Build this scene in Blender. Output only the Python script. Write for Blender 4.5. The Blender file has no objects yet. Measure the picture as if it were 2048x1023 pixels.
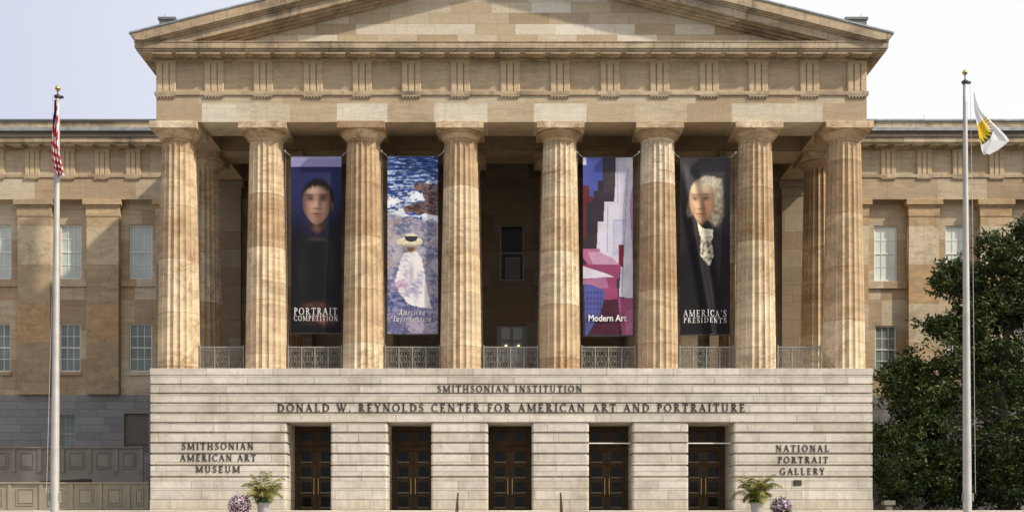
import bpy, math, random
from mathutils import Vector, Matrix, noise
R = math.radians
random.seed(7)
scene = bpy.context.scene
COL = scene.collection

# ------------------------------------------------------------------ camera
D0, F, HX, HY, EYE = 54.0, 2484.0, 1023.0, 1070.0, -1.09
cam_d = bpy.data.cameras.new('camera')
cam = bpy.data.objects.new('camera', cam_d); COL.objects.link(cam)
cam.location = (0, -D0, EYE); cam.rotation_euler = (R(90), 0, 0)
cam_d.sensor_width = 36; cam_d.lens = 36 * F / 2048
cam_d.shift_x = 0.0005; cam_d.shift_y = (HY - 511.5) / 2048
cam_d.clip_start = 0.5; cam_d.clip_end = 6000
scene.camera = cam

# ------------------------------------------------------------------ light
PHI, ELEV = 62.0, 40.0
S = Vector((math.sin(R(PHI)) * math.cos(R(ELEV)), -math.cos(R(PHI)) * math.cos(R(ELEV)), math.sin(R(ELEV))))
w = bpy.data.worlds.new('World'); scene.world = w; w.use_nodes = True
wn, wl = w.node_tree.nodes, w.node_tree.links
wn.clear()
sky = wn.new('ShaderNodeTexSky'); sky.sky_type = 'NISHITA'; sky.sun_disc = False
sky.sun_elevation = R(ELEV); sky.sun_rotation = R(180 - PHI)
sky.air_density = 1.0; sky.dust_density = 5.0; sky.ozone_density = 1.0
bg = wn.new('ShaderNodeBackground'); bg.inputs['Strength'].default_value = 0.11
# thin bright summer overcast veil, denser towards the sun's side (east of the view)
bg2 = wn.new('ShaderNodeBackground'); bg2.inputs['Strength'].default_value = 1.03
tc = wn.new('ShaderNodeTexCoord'); sp = wn.new('ShaderNodeSeparateXYZ')
wl.new(tc.outputs['Generated'], sp.inputs[0])
ns = wn.new('ShaderNodeTexNoise'); ns.inputs['Scale'].default_value = 2.2; ns.inputs['Detail'].default_value = 5
wl.new(tc.outputs['Generated'], ns.inputs['Vector'])
ad = wn.new('ShaderNodeMath'); ad.operation = 'MULTIPLY_ADD'; ad.inputs[1].default_value = 0.10
wl.new(ns.outputs['Fac'], ad.inputs[0]); wl.new(sp.outputs['X'], ad.inputs[2])
mr = wn.new('ShaderNodeMapRange'); mr.inputs['From Min'].default_value = -0.36; mr.inputs['From Max'].default_value = 0.36
wl.new(ad.outputs[0], mr.inputs['Value'])
cr = wn.new('ShaderNodeValToRGB')
cr.color_ramp.elements[0].color = (0.62, 0.65, 0.79, 1); cr.color_ramp.elements[1].color = (1.0, 1.0, 1.0, 1)
cr.color_ramp.elements[1].position = 0.75
wl.new(mr.outputs[0], cr.inputs[0]); wl.new(cr.outputs[0], bg2.inputs['Color'])
mx = wn.new('ShaderNodeMixShader'); mx.inputs[0].default_value = 0.80
wl.new(sky.outputs[0], bg.inputs['Color']); wl.new(bg.outputs[0], mx.inputs[1]); wl.new(bg2.outputs[0], mx.inputs[2])
wo = wn.new('ShaderNodeOutputWorld'); wl.new(mx.outputs[0], wo.inputs['Surface'])
sun_d = bpy.data.lights.new('sun', 'SUN'); sun_d.energy = 4.0; sun_d.angle = R(1.6); sun_d.color = (1.0, 0.925, 0.80)
sun = bpy.data.objects.new('sun', sun_d); COL.objects.link(sun)
sun.rotation_euler = (-S).to_track_quat('-Z', 'Y').to_euler(); sun.location = S * 100
scene.view_settings.view_transform = 'Standard'; scene.view_settings.look = 'None'
scene.view_settings.gamma = 1; scene.view_settings.exposure = 0.20

# ------------------------------------------------------------------ helpers
def X(px, y=0.0): return (px - HX) * (D0 + y) / F
def Z(py, y=0.0): return EYE + (HY - py) * (D0 + y) / F

class MB:
    def __init__(s): s.v = []; s.f = []; s.t = []; s.tone = None
    def add(s, vs, fs):
        n = len(s.v); s.v += [tuple(p) for p in vs]
        for f in fs: s.f.append([i + n for i in f]); s.t.append(s.tone if s.tone is not None else 0.5)
    def quad(s, a, b, c, d): s.add([a, b, c, d], [(0, 1, 2, 3)])
    def box(s, x0, x1, y0, y1, z0, z1):
        s.add([(x0,y0,z0),(x1,y0,z0),(x1,y1,z0),(x0,y1,z0),(x0,y0,z1),(x1,y0,z1),(x1,y1,z1),(x0,y1,z1)],
              [(0,3,2,1),(4,5,6,7),(0,1,5,4),(1,2,6,5),(2,3,7,6),(3,0,4,7)])
    def bbox(s, x0, x1, y0, y1, z0, z1, c=0.02):          # box with bevelled edges
        s.slab([(x0,y0),(x1,y0),(x1,y1),(x0,y1)], z0, z1, c)
    def slab(s, fp, z0, z1, c):                            # footprint prism (ccw), chamfered top and bottom and corners kept
        n = len(fp); cx = sum(p[0] for p in fp)/n; cy = sum(p[1] for p in fp)/n
        def inset(d):
            o = []
            for i in range(n):
                a, b, e = Vector(fp[i-1]), Vector(fp[i]), Vector(fp[(i+1) % n])
                n1 = Vector((-(b-a).y, (b-a).x)).normalized(); n2 = Vector((-(e-b).y, (e-b).x)).normalized()
                m = (n1+n2); m = m / max(0.3, m.length_squared) * 2
                o.append(b + m * d)
            return o
        ins = inset(c); vs = []
        for z, q in ((z0, ins), (z0+c, fp), (z1-c, fp), (z1, ins)):
            vs += [(p[0], p[1], z) for p in q]
        fs = [tuple(range(n-1, -1, -1)), tuple(range(3*n, 4*n))]
        for k in range(3):
            for i in range(n):
                j = (i+1) % n; fs.append((k*n+i, k*n+j, (k+1)*n+j, (k+1)*n+i))
        s.add(vs, fs)
    def prism(s, poly, y0, y1):                            # polygon in XZ extruded along y
        n = len(poly)
        vs = [(p[0], y0, p[1]) for p in poly] + [(p[0], y1, p[1]) for p in poly]
        fs = [tuple(range(n)), tuple(range(2*n-1, n-1, -1))]
        for i in range(n):
            j = (i+1) % n; fs.append((i, i+n, j+n, j))
        s.add(vs, fs)
    def lathe(s, prof, n=24, c=(0,0,0), cap=True):
        vs = []
        for r, z in prof:
            for i in range(n):
                a = 2*math.pi*i/n; vs.append((c[0]+r*math.cos(a), c[1]+r*math.sin(a), c[2]+z))
        fs = []
        for k in range(len(prof)-1):
            for i in range(n):
                j = (i+1) % n; fs.append((k*n+i, k*n+j, (k+1)*n+j, (k+1)*n+i))
        if cap: fs.append(tuple(range(n-1,-1,-1))); fs.append(tuple(range((len(prof)-1)*n, len(prof)*n)))
        s.add(vs, fs)
    def tube(s, pts, r, n=6, closed=False):
        pts = [Vector(p) for p in pts]; m = len(pts)
        rr = r if isinstance(r, (list, tuple)) else [r]*m
        vs = []
        for i, p in enumerate(pts):
            if closed: t = pts[(i+1) % m] - pts[i-1]
            else: t = pts[min(i+1, m-1)] - pts[max(i-1, 0)]
            if t.length < 1e-9: t = Vector((0,0,1))
            t.normalize()
            up = Vector((0,1,0)) if abs(t.y) < 0.9 else Vector((1,0,0))
            a = t.cross(up).normalized(); b = t.cross(a).normalized()
            for k in range(n):
                q = 2*math.pi*(k+0.5)/n; vs.append(p + (a*math.cos(q) + b*math.sin(q))*rr[i])
        fs = []
        for i in range(m if closed else m-1):
            i2 = (i+1) % m
            for k in range(n):
                k2 = (k+1) % n; fs.append((i*n+k, i*n+k2, i2*n+k2, i2*n+k))
        if not closed: fs.append(tuple(range(n-1,-1,-1))); fs.append(tuple(range((m-1)*n, m*n)))
        s.add(vs, fs)
    def build(s, name, mat, parent=None, smooth=False, cols=None, tone=False):
        me = bpy.data.meshes.new(name); me.from_pydata(s.v, [], s.f)
        if mat: me.materials.append(mat)
        if cols is not None:
            at = me.color_attributes.new('paint', 'FLOAT_COLOR', 'POINT')
            flat = []
            for c in cols: flat += [c[0], c[1], c[2], 1.0]
            at.data.foreach_set('color', flat)
        if tone:
            at = me.attributes.new('tone', 'FLOAT', 'FACE'); at.data.foreach_set('value', s.t)
        if smooth: me.polygons.foreach_set('use_smooth', [True]*len(me.polygons))
        me.update()
        o = bpy.data.objects.new(name, me); COL.objects.link(o)
        if parent:
            o.parent = parent
            root = parent
            while root.parent: root = root.parent
            if parent.type == 'EMPTY': o.matrix_parent_inverse = Matrix.Translation(-Vector(parent.location))
        return o

def tag(o, label, cat, group=None, kind=None):
    if label: o['label'] = label
    if cat: o['category'] = cat
    if group: o['group'] = group
    if kind: o['kind'] = kind
    return o
def thing(name, label, cat, loc=(0,0,0), group=None):
    o = bpy.data.objects.new(name, None); COL.objects.link(o); o.location = loc; o.empty_display_size = 0.3
    return tag(o, label, cat, group)
def struct(o): o['kind'] = 'structure'; return o
def copy_part(o, parent, loc=None):
    c = o.copy(); COL.objects.link(c); c.parent = parent
    if loc is not None: c.location = loc
    for ch in o.children: copy_part(ch, c)
    return c

# ------------------------------------------------------------------ materials
def new_mat(name):
    m = bpy.data.materials.new(name); m.use_nodes = True
    nt = m.node_tree; return m, nt.nodes, nt.links, nt.nodes['Principled BSDF']
def plain(name, col, rough=0.6, metal=0.0, var=0.15, scale=6.0, emit=None, spec=0.5, bump=0.0, var2=None):
    m, n, l, b = new_mat(name)
    b.inputs['Roughness'].default_value = rough; b.inputs['Metallic'].default_value = metal
    b.inputs['Specular IOR Level'].default_value = spec
    t = n.new('ShaderNodeTexCoord'); nz = n.new('ShaderNodeTexNoise'); nz.inputs['Scale'].default_value = scale; nz.inputs['Detail'].default_value = 6
    l.new(t.outputs['Object'], nz.inputs['Vector'])
    r = n.new('ShaderNodeValToRGB'); lo = [c*(1-var) for c in col]; hi = [min(1, c*(1+var)) for c in col]
    if var2: lo = var2
    r.color_ramp.elements[0].position = .3; r.color_ramp.elements[1].position = .7
    r.color_ramp.elements[0].color = (*lo, 1); r.color_ramp.elements[1].color = (*hi, 1)
    l.new(nz.outputs['Fac'], r.inputs[0]); l.new(r.outputs[0], b.inputs['Base Color'])
    if bump:
        bp = n.new('ShaderNodeBump'); bp.inputs['Strength'].default_value = bump; bp.inputs['Distance'].default_value = 0.02
        l.new(nz.outputs['Fac'], bp.inputs['Height']); l.new(bp.outputs[0], b.inputs['Normal'])
    if emit:
        b.inputs['Emission Color'].default_value = (*emit[0], 1); b.inputs['Emission Strength'].default_value = emit[1]
    return m
def paint_mat(name, rough=0.7, trans=0.0):
    m, n, l, b = new_mat(name)
    a = n.new('ShaderNodeAttribute'); a.attribute_name = 'paint'
    l.new(a.outputs['Color'], b.inputs['Base Color']); b.inputs['Roughness'].default_value = rough; b.inputs['Specular IOR Level'].default_value = .12
    return m
def stone(name, pal, bh=0.5, bw=1.6, z0=0.0, joint=0.012, vein=0.22, stain=0.3, rand=False, use_attr=False, seed=0.0,
          streak=0.25, rough=0.85, stain_col=(0.10, 0.075, 0.05), veinscale=(0.35, 2.6), drum=False, fine=0.10, grime=0.0, iron=0.0, smin=.5, smax=.72):
    m, n, l, b = new_mat(name); b.inputs['Roughness'].default_value = rough; b.inputs['Specular IOR Level'].default_value = 0.25
    def math_(op, a, b_=None, c=None):
        k = n.new('ShaderNodeMath'); k.operation = op
        for i, v in enumerate((a, b_, c)):
            if v is None: continue
            if isinstance(v, (int, float)): k.inputs[i].default_value = v
            else: l.new(v, k.inputs[i])
        return k.outputs[0]
    t = n.new('ShaderNodeTexCoord'); s = n.new('ShaderNodeSeparateXYZ'); l.new(t.outputs['Object'], s.inputs[0])
    x, y, z = s.outputs
    if rand:
        oi = n.new('ShaderNodeObjectInfo'); rnd = math_('MULTIPLY', oi.outputs['Random'], 57.0)
        z_ = math_('ADD', z, rnd)
    else: z_ = z
    zz = math_('SUBTRACT', z_, z0)
    u = math_('ADD', x, y)
    if drum: u = math_('MULTIPLY', u, 0.0)
    vrow = math_('DIVIDE', zz, bh); row = math_('FLOOR', vrow)
    wn1 = n.new('ShaderNodeTexWhiteNoise'); wn1.noise_dimensions = '1D'; l.new(math_('ADD', row, seed + 0.37), wn1.inputs['W'])
    ucol = math_('ADD', math_('DIVIDE', u, bw), math_('MULTIPLY', wn1.outputs['Value'], 7.3)); colm = math_('FLOOR', ucol)
    cv = n.new('ShaderNodeCombineXYZ'); l.new(row, cv.inputs[0]); l.new(colm, cv.inputs[1]); cv.inputs[2].default_value = seed
    wn2 = n.new('ShaderNodeTexWhiteNoise'); wn2.noise_dimensions = '3D'; l.new(cv.outputs[0], wn2.inputs['Vector'])
    tone = wn2.outputs['Value']
    if use_attr:
        a = n.new('ShaderNodeAttribute'); a.attribute_name = 'tone'; tone = a.outputs['Fac']
    ramp = n.new('ShaderNodeValToRGB'); el = ramp.color_ramp.elements
    while len(el) < len(pal): el.new(0.5)
    for i, c in enumerate(pal): el[i].position = i/(len(pal)-1); el[i].color = (*c, 1)
    l.new(tone, ramp.inputs[0])
    # bedding veins: stretched, distorted noise that changes from block to block
    cv2 = n.new('ShaderNodeCombineXYZ'); off = math_('MULTIPLY', tone, 31.0)
    l.new(math_('MULTIPLY', math_('ADD', x, y), veinscale[0]), cv2.inputs[0]); l.new(off, cv2.inputs[1])
    l.new(math_('MULTIPLY', z_, veinscale[1]), cv2.inputs[2])
    nv = n.new('ShaderNodeTexNoise'); nv.inputs['Scale'].default_value = 1.6; nv.inputs['Detail'].default_value = 7
    nv.inputs['Distortion'].default_value = 1.2; nv.inputs['Roughness'].default_value = .62; l.new(cv2.outputs[0], nv.inputs['Vector'])
    nf = n.new('ShaderNodeTexNoise'); nf.inputs['Scale'].default_value = 14; nf.inputs['Detail'].default_value = 5
    l.new(t.outputs['Object'], nf.inputs['Vector'])
    k1 = math_('MULTIPLY_ADD', math_('SUBTRACT', nv.outputs['Fac'], .5), vein*4, 1.0)
    k2 = math_('MULTIPLY_ADD', math_('SUBTRACT', nf.outputs['Fac'], .5), fine*4, 1.0)
    k = math_('MULTIPLY', k1, k2)
    if joint > 0:
        fr = math_('FRACT', vrow); e1 = math_('MULTIPLY', math_('MINIMUM', fr, math_('SUBTRACT', 1.0, fr)), bh)
        fu = math_('FRACT', ucol); e2 = math_('MULTIPLY', math_('MINIMUM', fu, math_('SUBTRACT', 1.0, fu)), bw)
        e = e1 if drum else math_('MINIMUM', e1, e2)
        k = math_('MULTIPLY', k, math_('MULTIPLY_ADD', math_('GREATER_THAN', e, joint), 0.35, 0.65))
    mul = n.new('ShaderNodeMix'); mul.data_type = 'RGBA'; mul.blend_type = 'MULTIPLY'; mul.inputs[0].default_value = 1
    cc = n.new('ShaderNodeCombineColor'); 
    for i in range(3): l.new(k, cc.inputs[i])
    l.new(ramp.outputs[0], mul.inputs[6]); l.new(cc.outputs[0], mul.inputs[7])
    # iron-rich streaks
    nz = n.new('ShaderNodeTexNoise'); nz.inputs['Scale'].default_value = .55; nz.inputs['Detail'].default_value = 8; nz.inputs['Roughness'].default_value = .65
    l.new(t.outputs['Object'], nz.inputs['Vector'])
    st = n.new('ShaderNodeMapRange'); st.inputs['From Min'].default_value = smin; st.inputs['From Max'].default_value = smax
    st.inputs['To Max'].default_value = stain; l.new(nz.outputs['Fac'], st.inputs[0])
    m2 = n.new('ShaderNodeMix'); m2.data_type = 'RGBA'; l.new(st.outputs[0], m2.inputs[0]); l.new(mul.outputs[2], m2.inputs[6])
    m2.inputs[7].default_value = (*stain_col, 1)
    cv3 = n.new('ShaderNodeCombineXYZ'); l.new(math_('MULTIPLY', math_('ADD', x, y), 3.0), cv3.inputs[0]); l.new(math_('MULTIPLY', z, .35), cv3.inputs[2])
    ns_ = n.new('ShaderNodeTexNoise'); ns_.inputs['Scale'].default_value = 1.5; ns_.inputs['Detail'].default_value = 5; l.new(cv3.outputs[0], ns_.inputs['Vector'])
    sr = n.new('ShaderNodeMapRange'); sr.inputs['From Min'].default_value = .55; sr.inputs['From Max'].default_value = .8; sr.inputs['To Max'].default_value = streak
    l.new(ns_.outputs['Fac'], sr.inputs[0])
    m3 = n.new('ShaderNodeMix'); m3.data_type = 'RGBA'; l.new(sr.outputs[0], m3.inputs[0]); l.new(m2.outputs[2], m3.inputs[6]); m3.inputs[7].default_value = (*stain_col, 1)
    last = m3.outputs[2]
    if iron:                                              # thin swirling iron veins in the bedding
        ni = n.new('ShaderNodeTexNoise'); ni.inputs['Scale'].default_value = 1.3; ni.inputs['Detail'].default_value = 3; ni.inputs['Distortion'].default_value = 2.2
        l.new(cv2.outputs[0], ni.inputs['Vector'])
        ia = math_('MULTIPLY', math_('ABSOLUTE', math_('SUBTRACT', ni.outputs['Fac'], .5)), 22.0)
        ib = n.new('ShaderNodeMapRange'); ib.inputs['From Min'].default_value = 1.0; ib.inputs['From Max'].default_value = .0; ib.inputs['To Max'].default_value = iron; l.new(ia, ib.inputs[0])
        ig = n.new('ShaderNodeMapRange'); ig.inputs['From Min'].default_value = .42; ig.inputs['From Max'].default_value = .6; l.new(nz.outputs['Fac'], ig.inputs[0])
        m5 = n.new('ShaderNodeMix'); m5.data_type = 'RGBA'; l.new(math_('MULTIPLY', ib.outputs[0], ig.outputs[0]), m5.inputs[0]); l.new(last, m5.inputs[6]); m5.inputs[7].default_value = (.27,.14,.055,1)
        last = m5.outputs[2]
    if grime:                                             # splash and rust stains with ragged edges on the lowest courses
        gn = n.new('ShaderNodeTexNoise'); gn.inputs['Scale'].default_value = .9; gn.inputs['Detail'].default_value = 9; gn.inputs['Roughness'].default_value = .7
        l.new(cv3.outputs[0], gn.inputs['Vector'])
        gm = n.new('ShaderNodeMapRange'); gm.inputs['From Min'].default_value = .0; gm.inputs['From Max'].default_value = .35; gm.inputs['To Max'].default_value = grime
        l.new(math_('SUBTRACT', gn.outputs['Fac'], math_('MULTIPLY_ADD', z, .30, .30)), gm.inputs[0])
        m4 = n.new('ShaderNodeMix'); m4.data_type = 'RGBA'; l.new(gm.outputs[0], m4.inputs[0]); l.new(last, m4.inputs[6]); m4.inputs[7].default_value = (.30,.22,.11,1)
        last = m4.outputs[2]
    l.new(last, b.inputs['Base Color'])
    bp = n.new('ShaderNodeBump'); bp.inputs['Strength'].default_value = .35; bp.inputs['Distance'].default_value = .015
    l.new(nf.outputs['Fac'], bp.inputs['Height']); l.new(bp.outputs[0], b.inputs['Normal'])
    return m

def dull(pal, k=.25, g=1.0):
    return [tuple((c*(1-k)+(.3*p[0]+.6*p[1]+.1*p[2])*k)*g*t for c, t in zip(p, (1.02, 1.035, 1.0))) for p in pal]
SAND = [(.36,.24,.135), (.42,.30,.18), (.40,.26,.14), (.50,.38,.24), (.46,.35,.22), (.56,.46,.33)]
SANDC = [(.36,.225,.115), (.58,.43,.26), (.44,.29,.155), (.64,.51,.34), (.50,.34,.19), (.68,.57,.42)]
M = {}
M['sand_wall'] = stone('wing_sandstone', dull(SAND, .18, .98), bh=1.62, bw=2.7, z0=.35, joint=.010, vein=.20, stain=.32, seed=3, iron=.35)
M['sand_pil'] = stone('pilaster_sandstone', dull([(.44,.31,.18), (.33,.24,.15), (.50,.36,.21), (.44,.28,.14), (.54,.44,.31)], .1, 1.0), bh=2.1, bw=40, z0=.9, joint=.012, vein=.28, stain=.2, seed=9, veinscale=(.5, 1.2), iron=.5)
M['sand_tymp'] = stone('tympanum_sandstone', dull([(.36,.26,.15), (.46,.35,.22), (.50,.40,.27), (.64,.57,.46), (.42,.30,.18), (.54,.44,.31), (.66,.59,.49)], .15), bh=.475, bw=1.75, z0=20.84, joint=.008, vein=.10, stain=.15, seed=5)
M['sand_arch'] = stone('architrave_sandstone', dull([(.36,.25,.155), (.45,.335,.21), (.49,.39,.27), (.60,.53,.42)], .12, 1.0), use_attr=True, joint=0, vein=.15, stain=.22, streak=.2, iron=.3)
M['sand_plain'] = stone('frieze_sandstone', dull([(.38,.265,.16), (.48,.355,.22), (.42,.30,.185)], .10, 1.06), bh=3, bw=2.14, z0=17.0, joint=0, vein=.18, stain=.35, seed=2, iron=.25)
M['sand_corn'] = stone('cornice_sandstone', dull([(.32,.23,.14), (.44,.32,.19), (.38,.27,.165), (.50,.39,.26)], .16, 1.06), bh=6, bw=2.9, joint=.014, vein=.24, stain=.85, streak=.7, smin=.47, smax=.70, seed=6, stain_col=(.07,.055,.04))
M['sand_dirty'] = stone('weathered_sandstone', [(.085,.068,.055), (.13,.10,.075), (.10,.08,.06)], bh=6, bw=2.9, joint=.012, vein=.2, stain=.7, streak=.5, seed=8, stain_col=(.05,.045,.04))
M['sand_col'] = stone('column_sandstone', dull(SANDC, .15, 1.06), bh=2.35, joint=.016, drum=True, rand=True, vein=.36, stain=.55, streak=.45, iron=.75, stain_col=(.20,.115,.05), veinscale=(.55, 1.0))
M['sand_in'] = stone('porch_sandstone', dull(SAND, .2, .62), bh=.9, bw=2.2, joint=.010, vein=.15, stain=.3, seed=11)  # same sandstone darkened so the colour carries the deep porch shade
M['marble'] = stone('podium_marble', [(.46,.41,.34), (.56,.51,.43), (.51,.465,.40), (.62,.57,.49), (.48,.43,.375)], bh=.41, bw=2.9, z0=.06, joint=.02, vein=.17, stain=.60, streak=.55, grime=.55, seed=4, stain_col=(.25,.21,.15), rough=.7, veinscale=(1.0, 1.4))
M['granite'] = stone('grey_granite', [(.205,.195,.19), (.255,.245,.235), (.225,.215,.205), (.275,.26,.25)], bh=.42, bw=1.6, z0=.3, joint=.014, vein=.10, stain=.2, streak=.1, seed=1, stain_col=(.1,.09,.09))
M['lead'] = plain('lead_flashing', (.27,.29,.30), .55, .3, var=.25, scale=3)
M['lead_dark'] = plain('dark_roof_metal', (.15,.15,.15), .55, .2)
M['door'] = plain('dark_bronze_door', (.060,.036,.014), .5, .1, var=.3, scale=3, spec=.2)
M['door_glass'] = plain('dark_door_glass', (.012,.012,.012), .08, 0, spec=.12)
M['door_trim'] = plain('worn_bronze_trim', (.16,.13,.09), .4, .6)
M['brass'] = plain('brass_pull', (.62,.42,.2), .3, 1.0)
M['frame'] = plain('cream_window_paint', (.66,.65,.57), .5, var=.08)
M['frame_dim'] = plain('grey_window_paint', (.34,.33,.30), .55, var=.08)
M['pane_pale'] = plain('pane_over_white_blind', (.62,.66,.62), .15, var=.10, scale=.9, spec=.3)
M['pane_mid'] = plain('pane_over_grey_blind', (.46,.52,.49), .15, var=.14, scale=.9, spec=.3)
M['pane_dark'] = plain('pane_over_green_shade', (.17,.205,.19), .12, var=.25, scale=.9, spec=.3)
M['pane_black'] = plain('pane_of_dark_room', (.008,.008,.009), .06, spec=.08)
M['board'] = plain('brown_boarding', (.13,.105,.08), .7)
M['letter'] = plain('bronze_lettering', (.05,.042,.032), .4, .7, var=.3)
M['iron'] = plain('grey_painted_iron', (.25,.235,.205), .6, .1, var=.2)
M['pole'] = plain('brushed_aluminium', (.46,.44,.41), .5, .35, var=.10, scale=2)
M['cap'] = plain('dark_pole_fitting', (.06,.06,.06), .5, .5)
M['gold'] = plain('gilt_ball', (.75,.50,.15), .22, 1.0)
M['cord'] = plain('white_cord', (.5,.49,.46), .7)
M['fence'] = plain('olive_grey_paint', (.27,.235,.165), .6, var=.12, scale=1.5)
M['fence2'] = plain('dull_brown_grey_paint', (.21,.185,.15), .65, var=.12, scale=1.5)
M['urn'] = plain('pale_cast_stone', (.34,.33,.32), .8, var=.15, scale=9)
M['bronze_rail'] = plain('dark_bronze_rail', (.085,.05,.03), .4, .5)
M['paving'] = stone('pale_paving', [(.50,.45,.37), (.55,.50,.42), (.47,.42,.35)], bh=50, bw=1.5, joint=.01, vein=.1, stain=.3, seed=14)
M['asphalt'] = plain('street_asphalt', (.055,.055,.055), .9, var=.25, scale=3, bump=.4)
M['soil'] = plain('planting_bed_soil', (.035,.025,.018), .95, var=.4, bump=.6)
M['bark'] = plain('magnolia_bark', (.10,.085,.07), .9, var=.3, bump=.6)
M['white_paint'] = plain('white_painted_rod', (.75,.72,.68), .5)
M['plank'] = plain('dark_plank', (.045,.035,.03), .8)
M['palm'] = plain('palm_leaf', (.25,.22,.055), .55, var2=(.075,.09,.025), scale=4, spec=.25)
M['palm_yellow'] = plain('yellowing_palm_leaf', (.33,.29,.06), .5, var=.3, scale=3)
M['green'] = plain('bright_green_leaf', (.055,.12,.02), .5, var=.4, scale=6)
M['plum'] = plain('dark_foliage', (.035,.04,.02), .6, var=.4, scale=8)
M['petal'] = plain('pink_petal', (.62,.36,.55), .6, var2=(.30,.09,.22), scale=9)
M['petal_white'] = plain('pale_petal', (.75,.64,.72), .6, var=.1)
M['petal_violet'] = plain('violet_petal', (.36,.22,.60), .6, var2=(.22,.10,.40), scale=9)
M['terracotta'] = plain('brown_planter', (.13,.075,.045), .8)
M['lamp'] = plain('glowing_globe', (.9,.8,.6), .4, emit=((1.0,.68,.30), 1.3))
M['fabric'] = paint_mat('printed_banner_fabric', .6)
M['flagcloth'] = paint_mat('flag_cloth', .8)
def thin_cloth(m):                                         # light passes through the thin weave
    n, l = m.node_tree.nodes, m.node_tree.links; b = n['Principled BSDF']; o = n['Material Output']
    t = n.new('ShaderNodeBsdfTranslucent'); a = n['Attribute']; l.new(a.outputs['Color'], t.inputs['Color'])
    mx_ = n.new('ShaderNodeMixShader'); mx_.inputs[0].default_value = .4; l.new(b.outputs[0], mx_.inputs[1]); l.new(t.outputs[0], mx_.inputs[2]); l.new(mx_.outputs[0], o.inputs['Surface'])
thin_cloth(M['flagcloth'])
M['white_print'] = plain('white_print', (.72,.70,.68), .7, var=.05)

# magnolia leaf: glossy dark green above, tone drifts from leaf to leaf
def leaf_mat():
    m, n, l, b = new_mat('magnolia_leaf')
    a = n.new('ShaderNodeAttribute'); a.attribute_name = 'tone'
    r = n.new('ShaderNodeValToRGB'); e = r.color_ramp.elements
    e[0].color = (.020,.034,.010,1); e[1].color = (.055,.062,.018,1); e.new(.6); e[1].color = (.058,.086,.022,1)
    e[2].color = (.20,.22,.06,1)
    l.new(a.outputs['Fac'], r.inputs[0]); l.new(r.outputs[0], b.inputs['Base Color'])
    b.inputs['Roughness'].default_value = .5; b.inputs['Specular IOR Level'].default_value = .22
    return m
M['leaf'] = leaf_mat()

# ------------------------------------------------------------------ ground, terrace, steps
TZ, GZ = -0.03, -2.7
g = MB(); g.quad((-900,-500,GZ), (900,-500,GZ), (900,1500,GZ), (-900,1500,GZ)); struct(g.build('street', M['asphalt']))
g = MB(); g.box(-60,60,-14,-2.6+.0,GZ,GZ+.13); struct(g.build('pavement', M['paving']))
g = MB(); g.box(-60,60,-2.0,40,GZ+.05,TZ-.12); g.bbox(-60,60,-2.06,40,TZ-.12,TZ,.02); struct(g.build('terrace', M['paving']))
g = MB(); zz = TZ; yy = -2.06
for k in range(17):
    run = 1.5 if k == 3 else .34
    zz -= .15
    if zz < GZ+.14: break
    g.bbox(-13,13,yy-run,yy+(.3 if k else .02),zz-.15,zz,.01); yy -= run
struct(g.build('steps', M['paving']))
g = MB(); g.box(16.2,60,-1.7,12.6,TZ-.02,TZ+.006); struct(g.build('planting_bed', M['soil']))

# ------------------------------------------------------------------ MUSEUM BUILDING
mus = thing('museum_building', 'tan sandstone museum with an eight column Greek portico above a pale rusticated podium', 'museum', (0,0,0))

# --- podium ---------------------------------------------------------
courses = [736, 749, 766.5, 784.5, 804, 823.5, 843, 862.5, 883, 905, 928, 951, 975.5, 997.5, 1024]
zc = [Z(p) for p in courses]; zc[-1] = TZ
XL, XR = X(301), X(1745)
openings = [(573,661), (775,862), (976,1064), (1178,1265), (1377,1467)]
RD = 2.25
pod = MB()
pod.bbox(XL-.02, XR+.02, -.02, 13.3, zc[1], zc[0], .012)                   # edge of the porch floor
for i in range(1, 6):                                                      # full-width courses
    gap = .08 if i > 1 else .008
    pod.slab([(XL,0),(XR,0),(XR,.4),(XL,.4)], zc[i+1]+.004, zc[i]-gap*.8, .014)
lint = zc[6]
pod.box(XL+.05, XR-.05, .11, 13.2, lint, zc[1])
edges = [XL] + [X(v) for o in openings for v in o] + [XR]
def rfoot(x0, x1, y0, y1, rl, rr):
    p = []
    if rl: p += [(x0, y1)] + [(x0+.11-.11*math.cos(a), y0+.11-.11*math.sin(a)) for a in (0, .4, .8, 1.2, math.pi/2)]
    else: p += [(x0,y1),(x0,y0)]
    if rr: p += [(x1-.11+.11*math.sin(a), y0+.11-.11*math.cos(a)) for a in (0, .4, .8, 1.2, math.pi/2)] + [(x1,y1)]
    else: p += [(x1,y0),(x1,y1)]
    return p
for k in range(0, len(edges), 2):
    a, b = edges[k], edges[k+1]; first, last = k == 0, k == len(edges)-2
    for i in range(6, len(zc)-1):
        gap = .05 if i not in (12, 13) else .008
        if i == 13: gap = .006
        z0, z1 = zc[i+1], zc[i]
        pad = .02 if i == 13 else 0
        up = (.085 if i < 12 else .006); 
        pod.slab(rfoot(a-pad*first, b+pad*last, -pad, .95, not first, not last), z0+.004, z1-up*.8, .014 if i < 12 else .006)
    pod.box(a+.07, b-.07, .11, RD+.3, TZ-.01, lint)
    pod.box(a+.012, b-.012, .94, RD+.28, TZ-.01, lint-.01)
pod.box(XL+.05, XR-.05, RD+.2, 13.2, TZ-.02, lint)
podo = pod.build('podium', M['marble'], mus)
th = MB()
for o in openings: th.bbox(X(o[0])+.06, X(o[1])-.06, RD-.55, RD+.2, TZ-.01, TZ+.075, .01)
th.build('threshold', M['paving'], mus)

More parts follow.
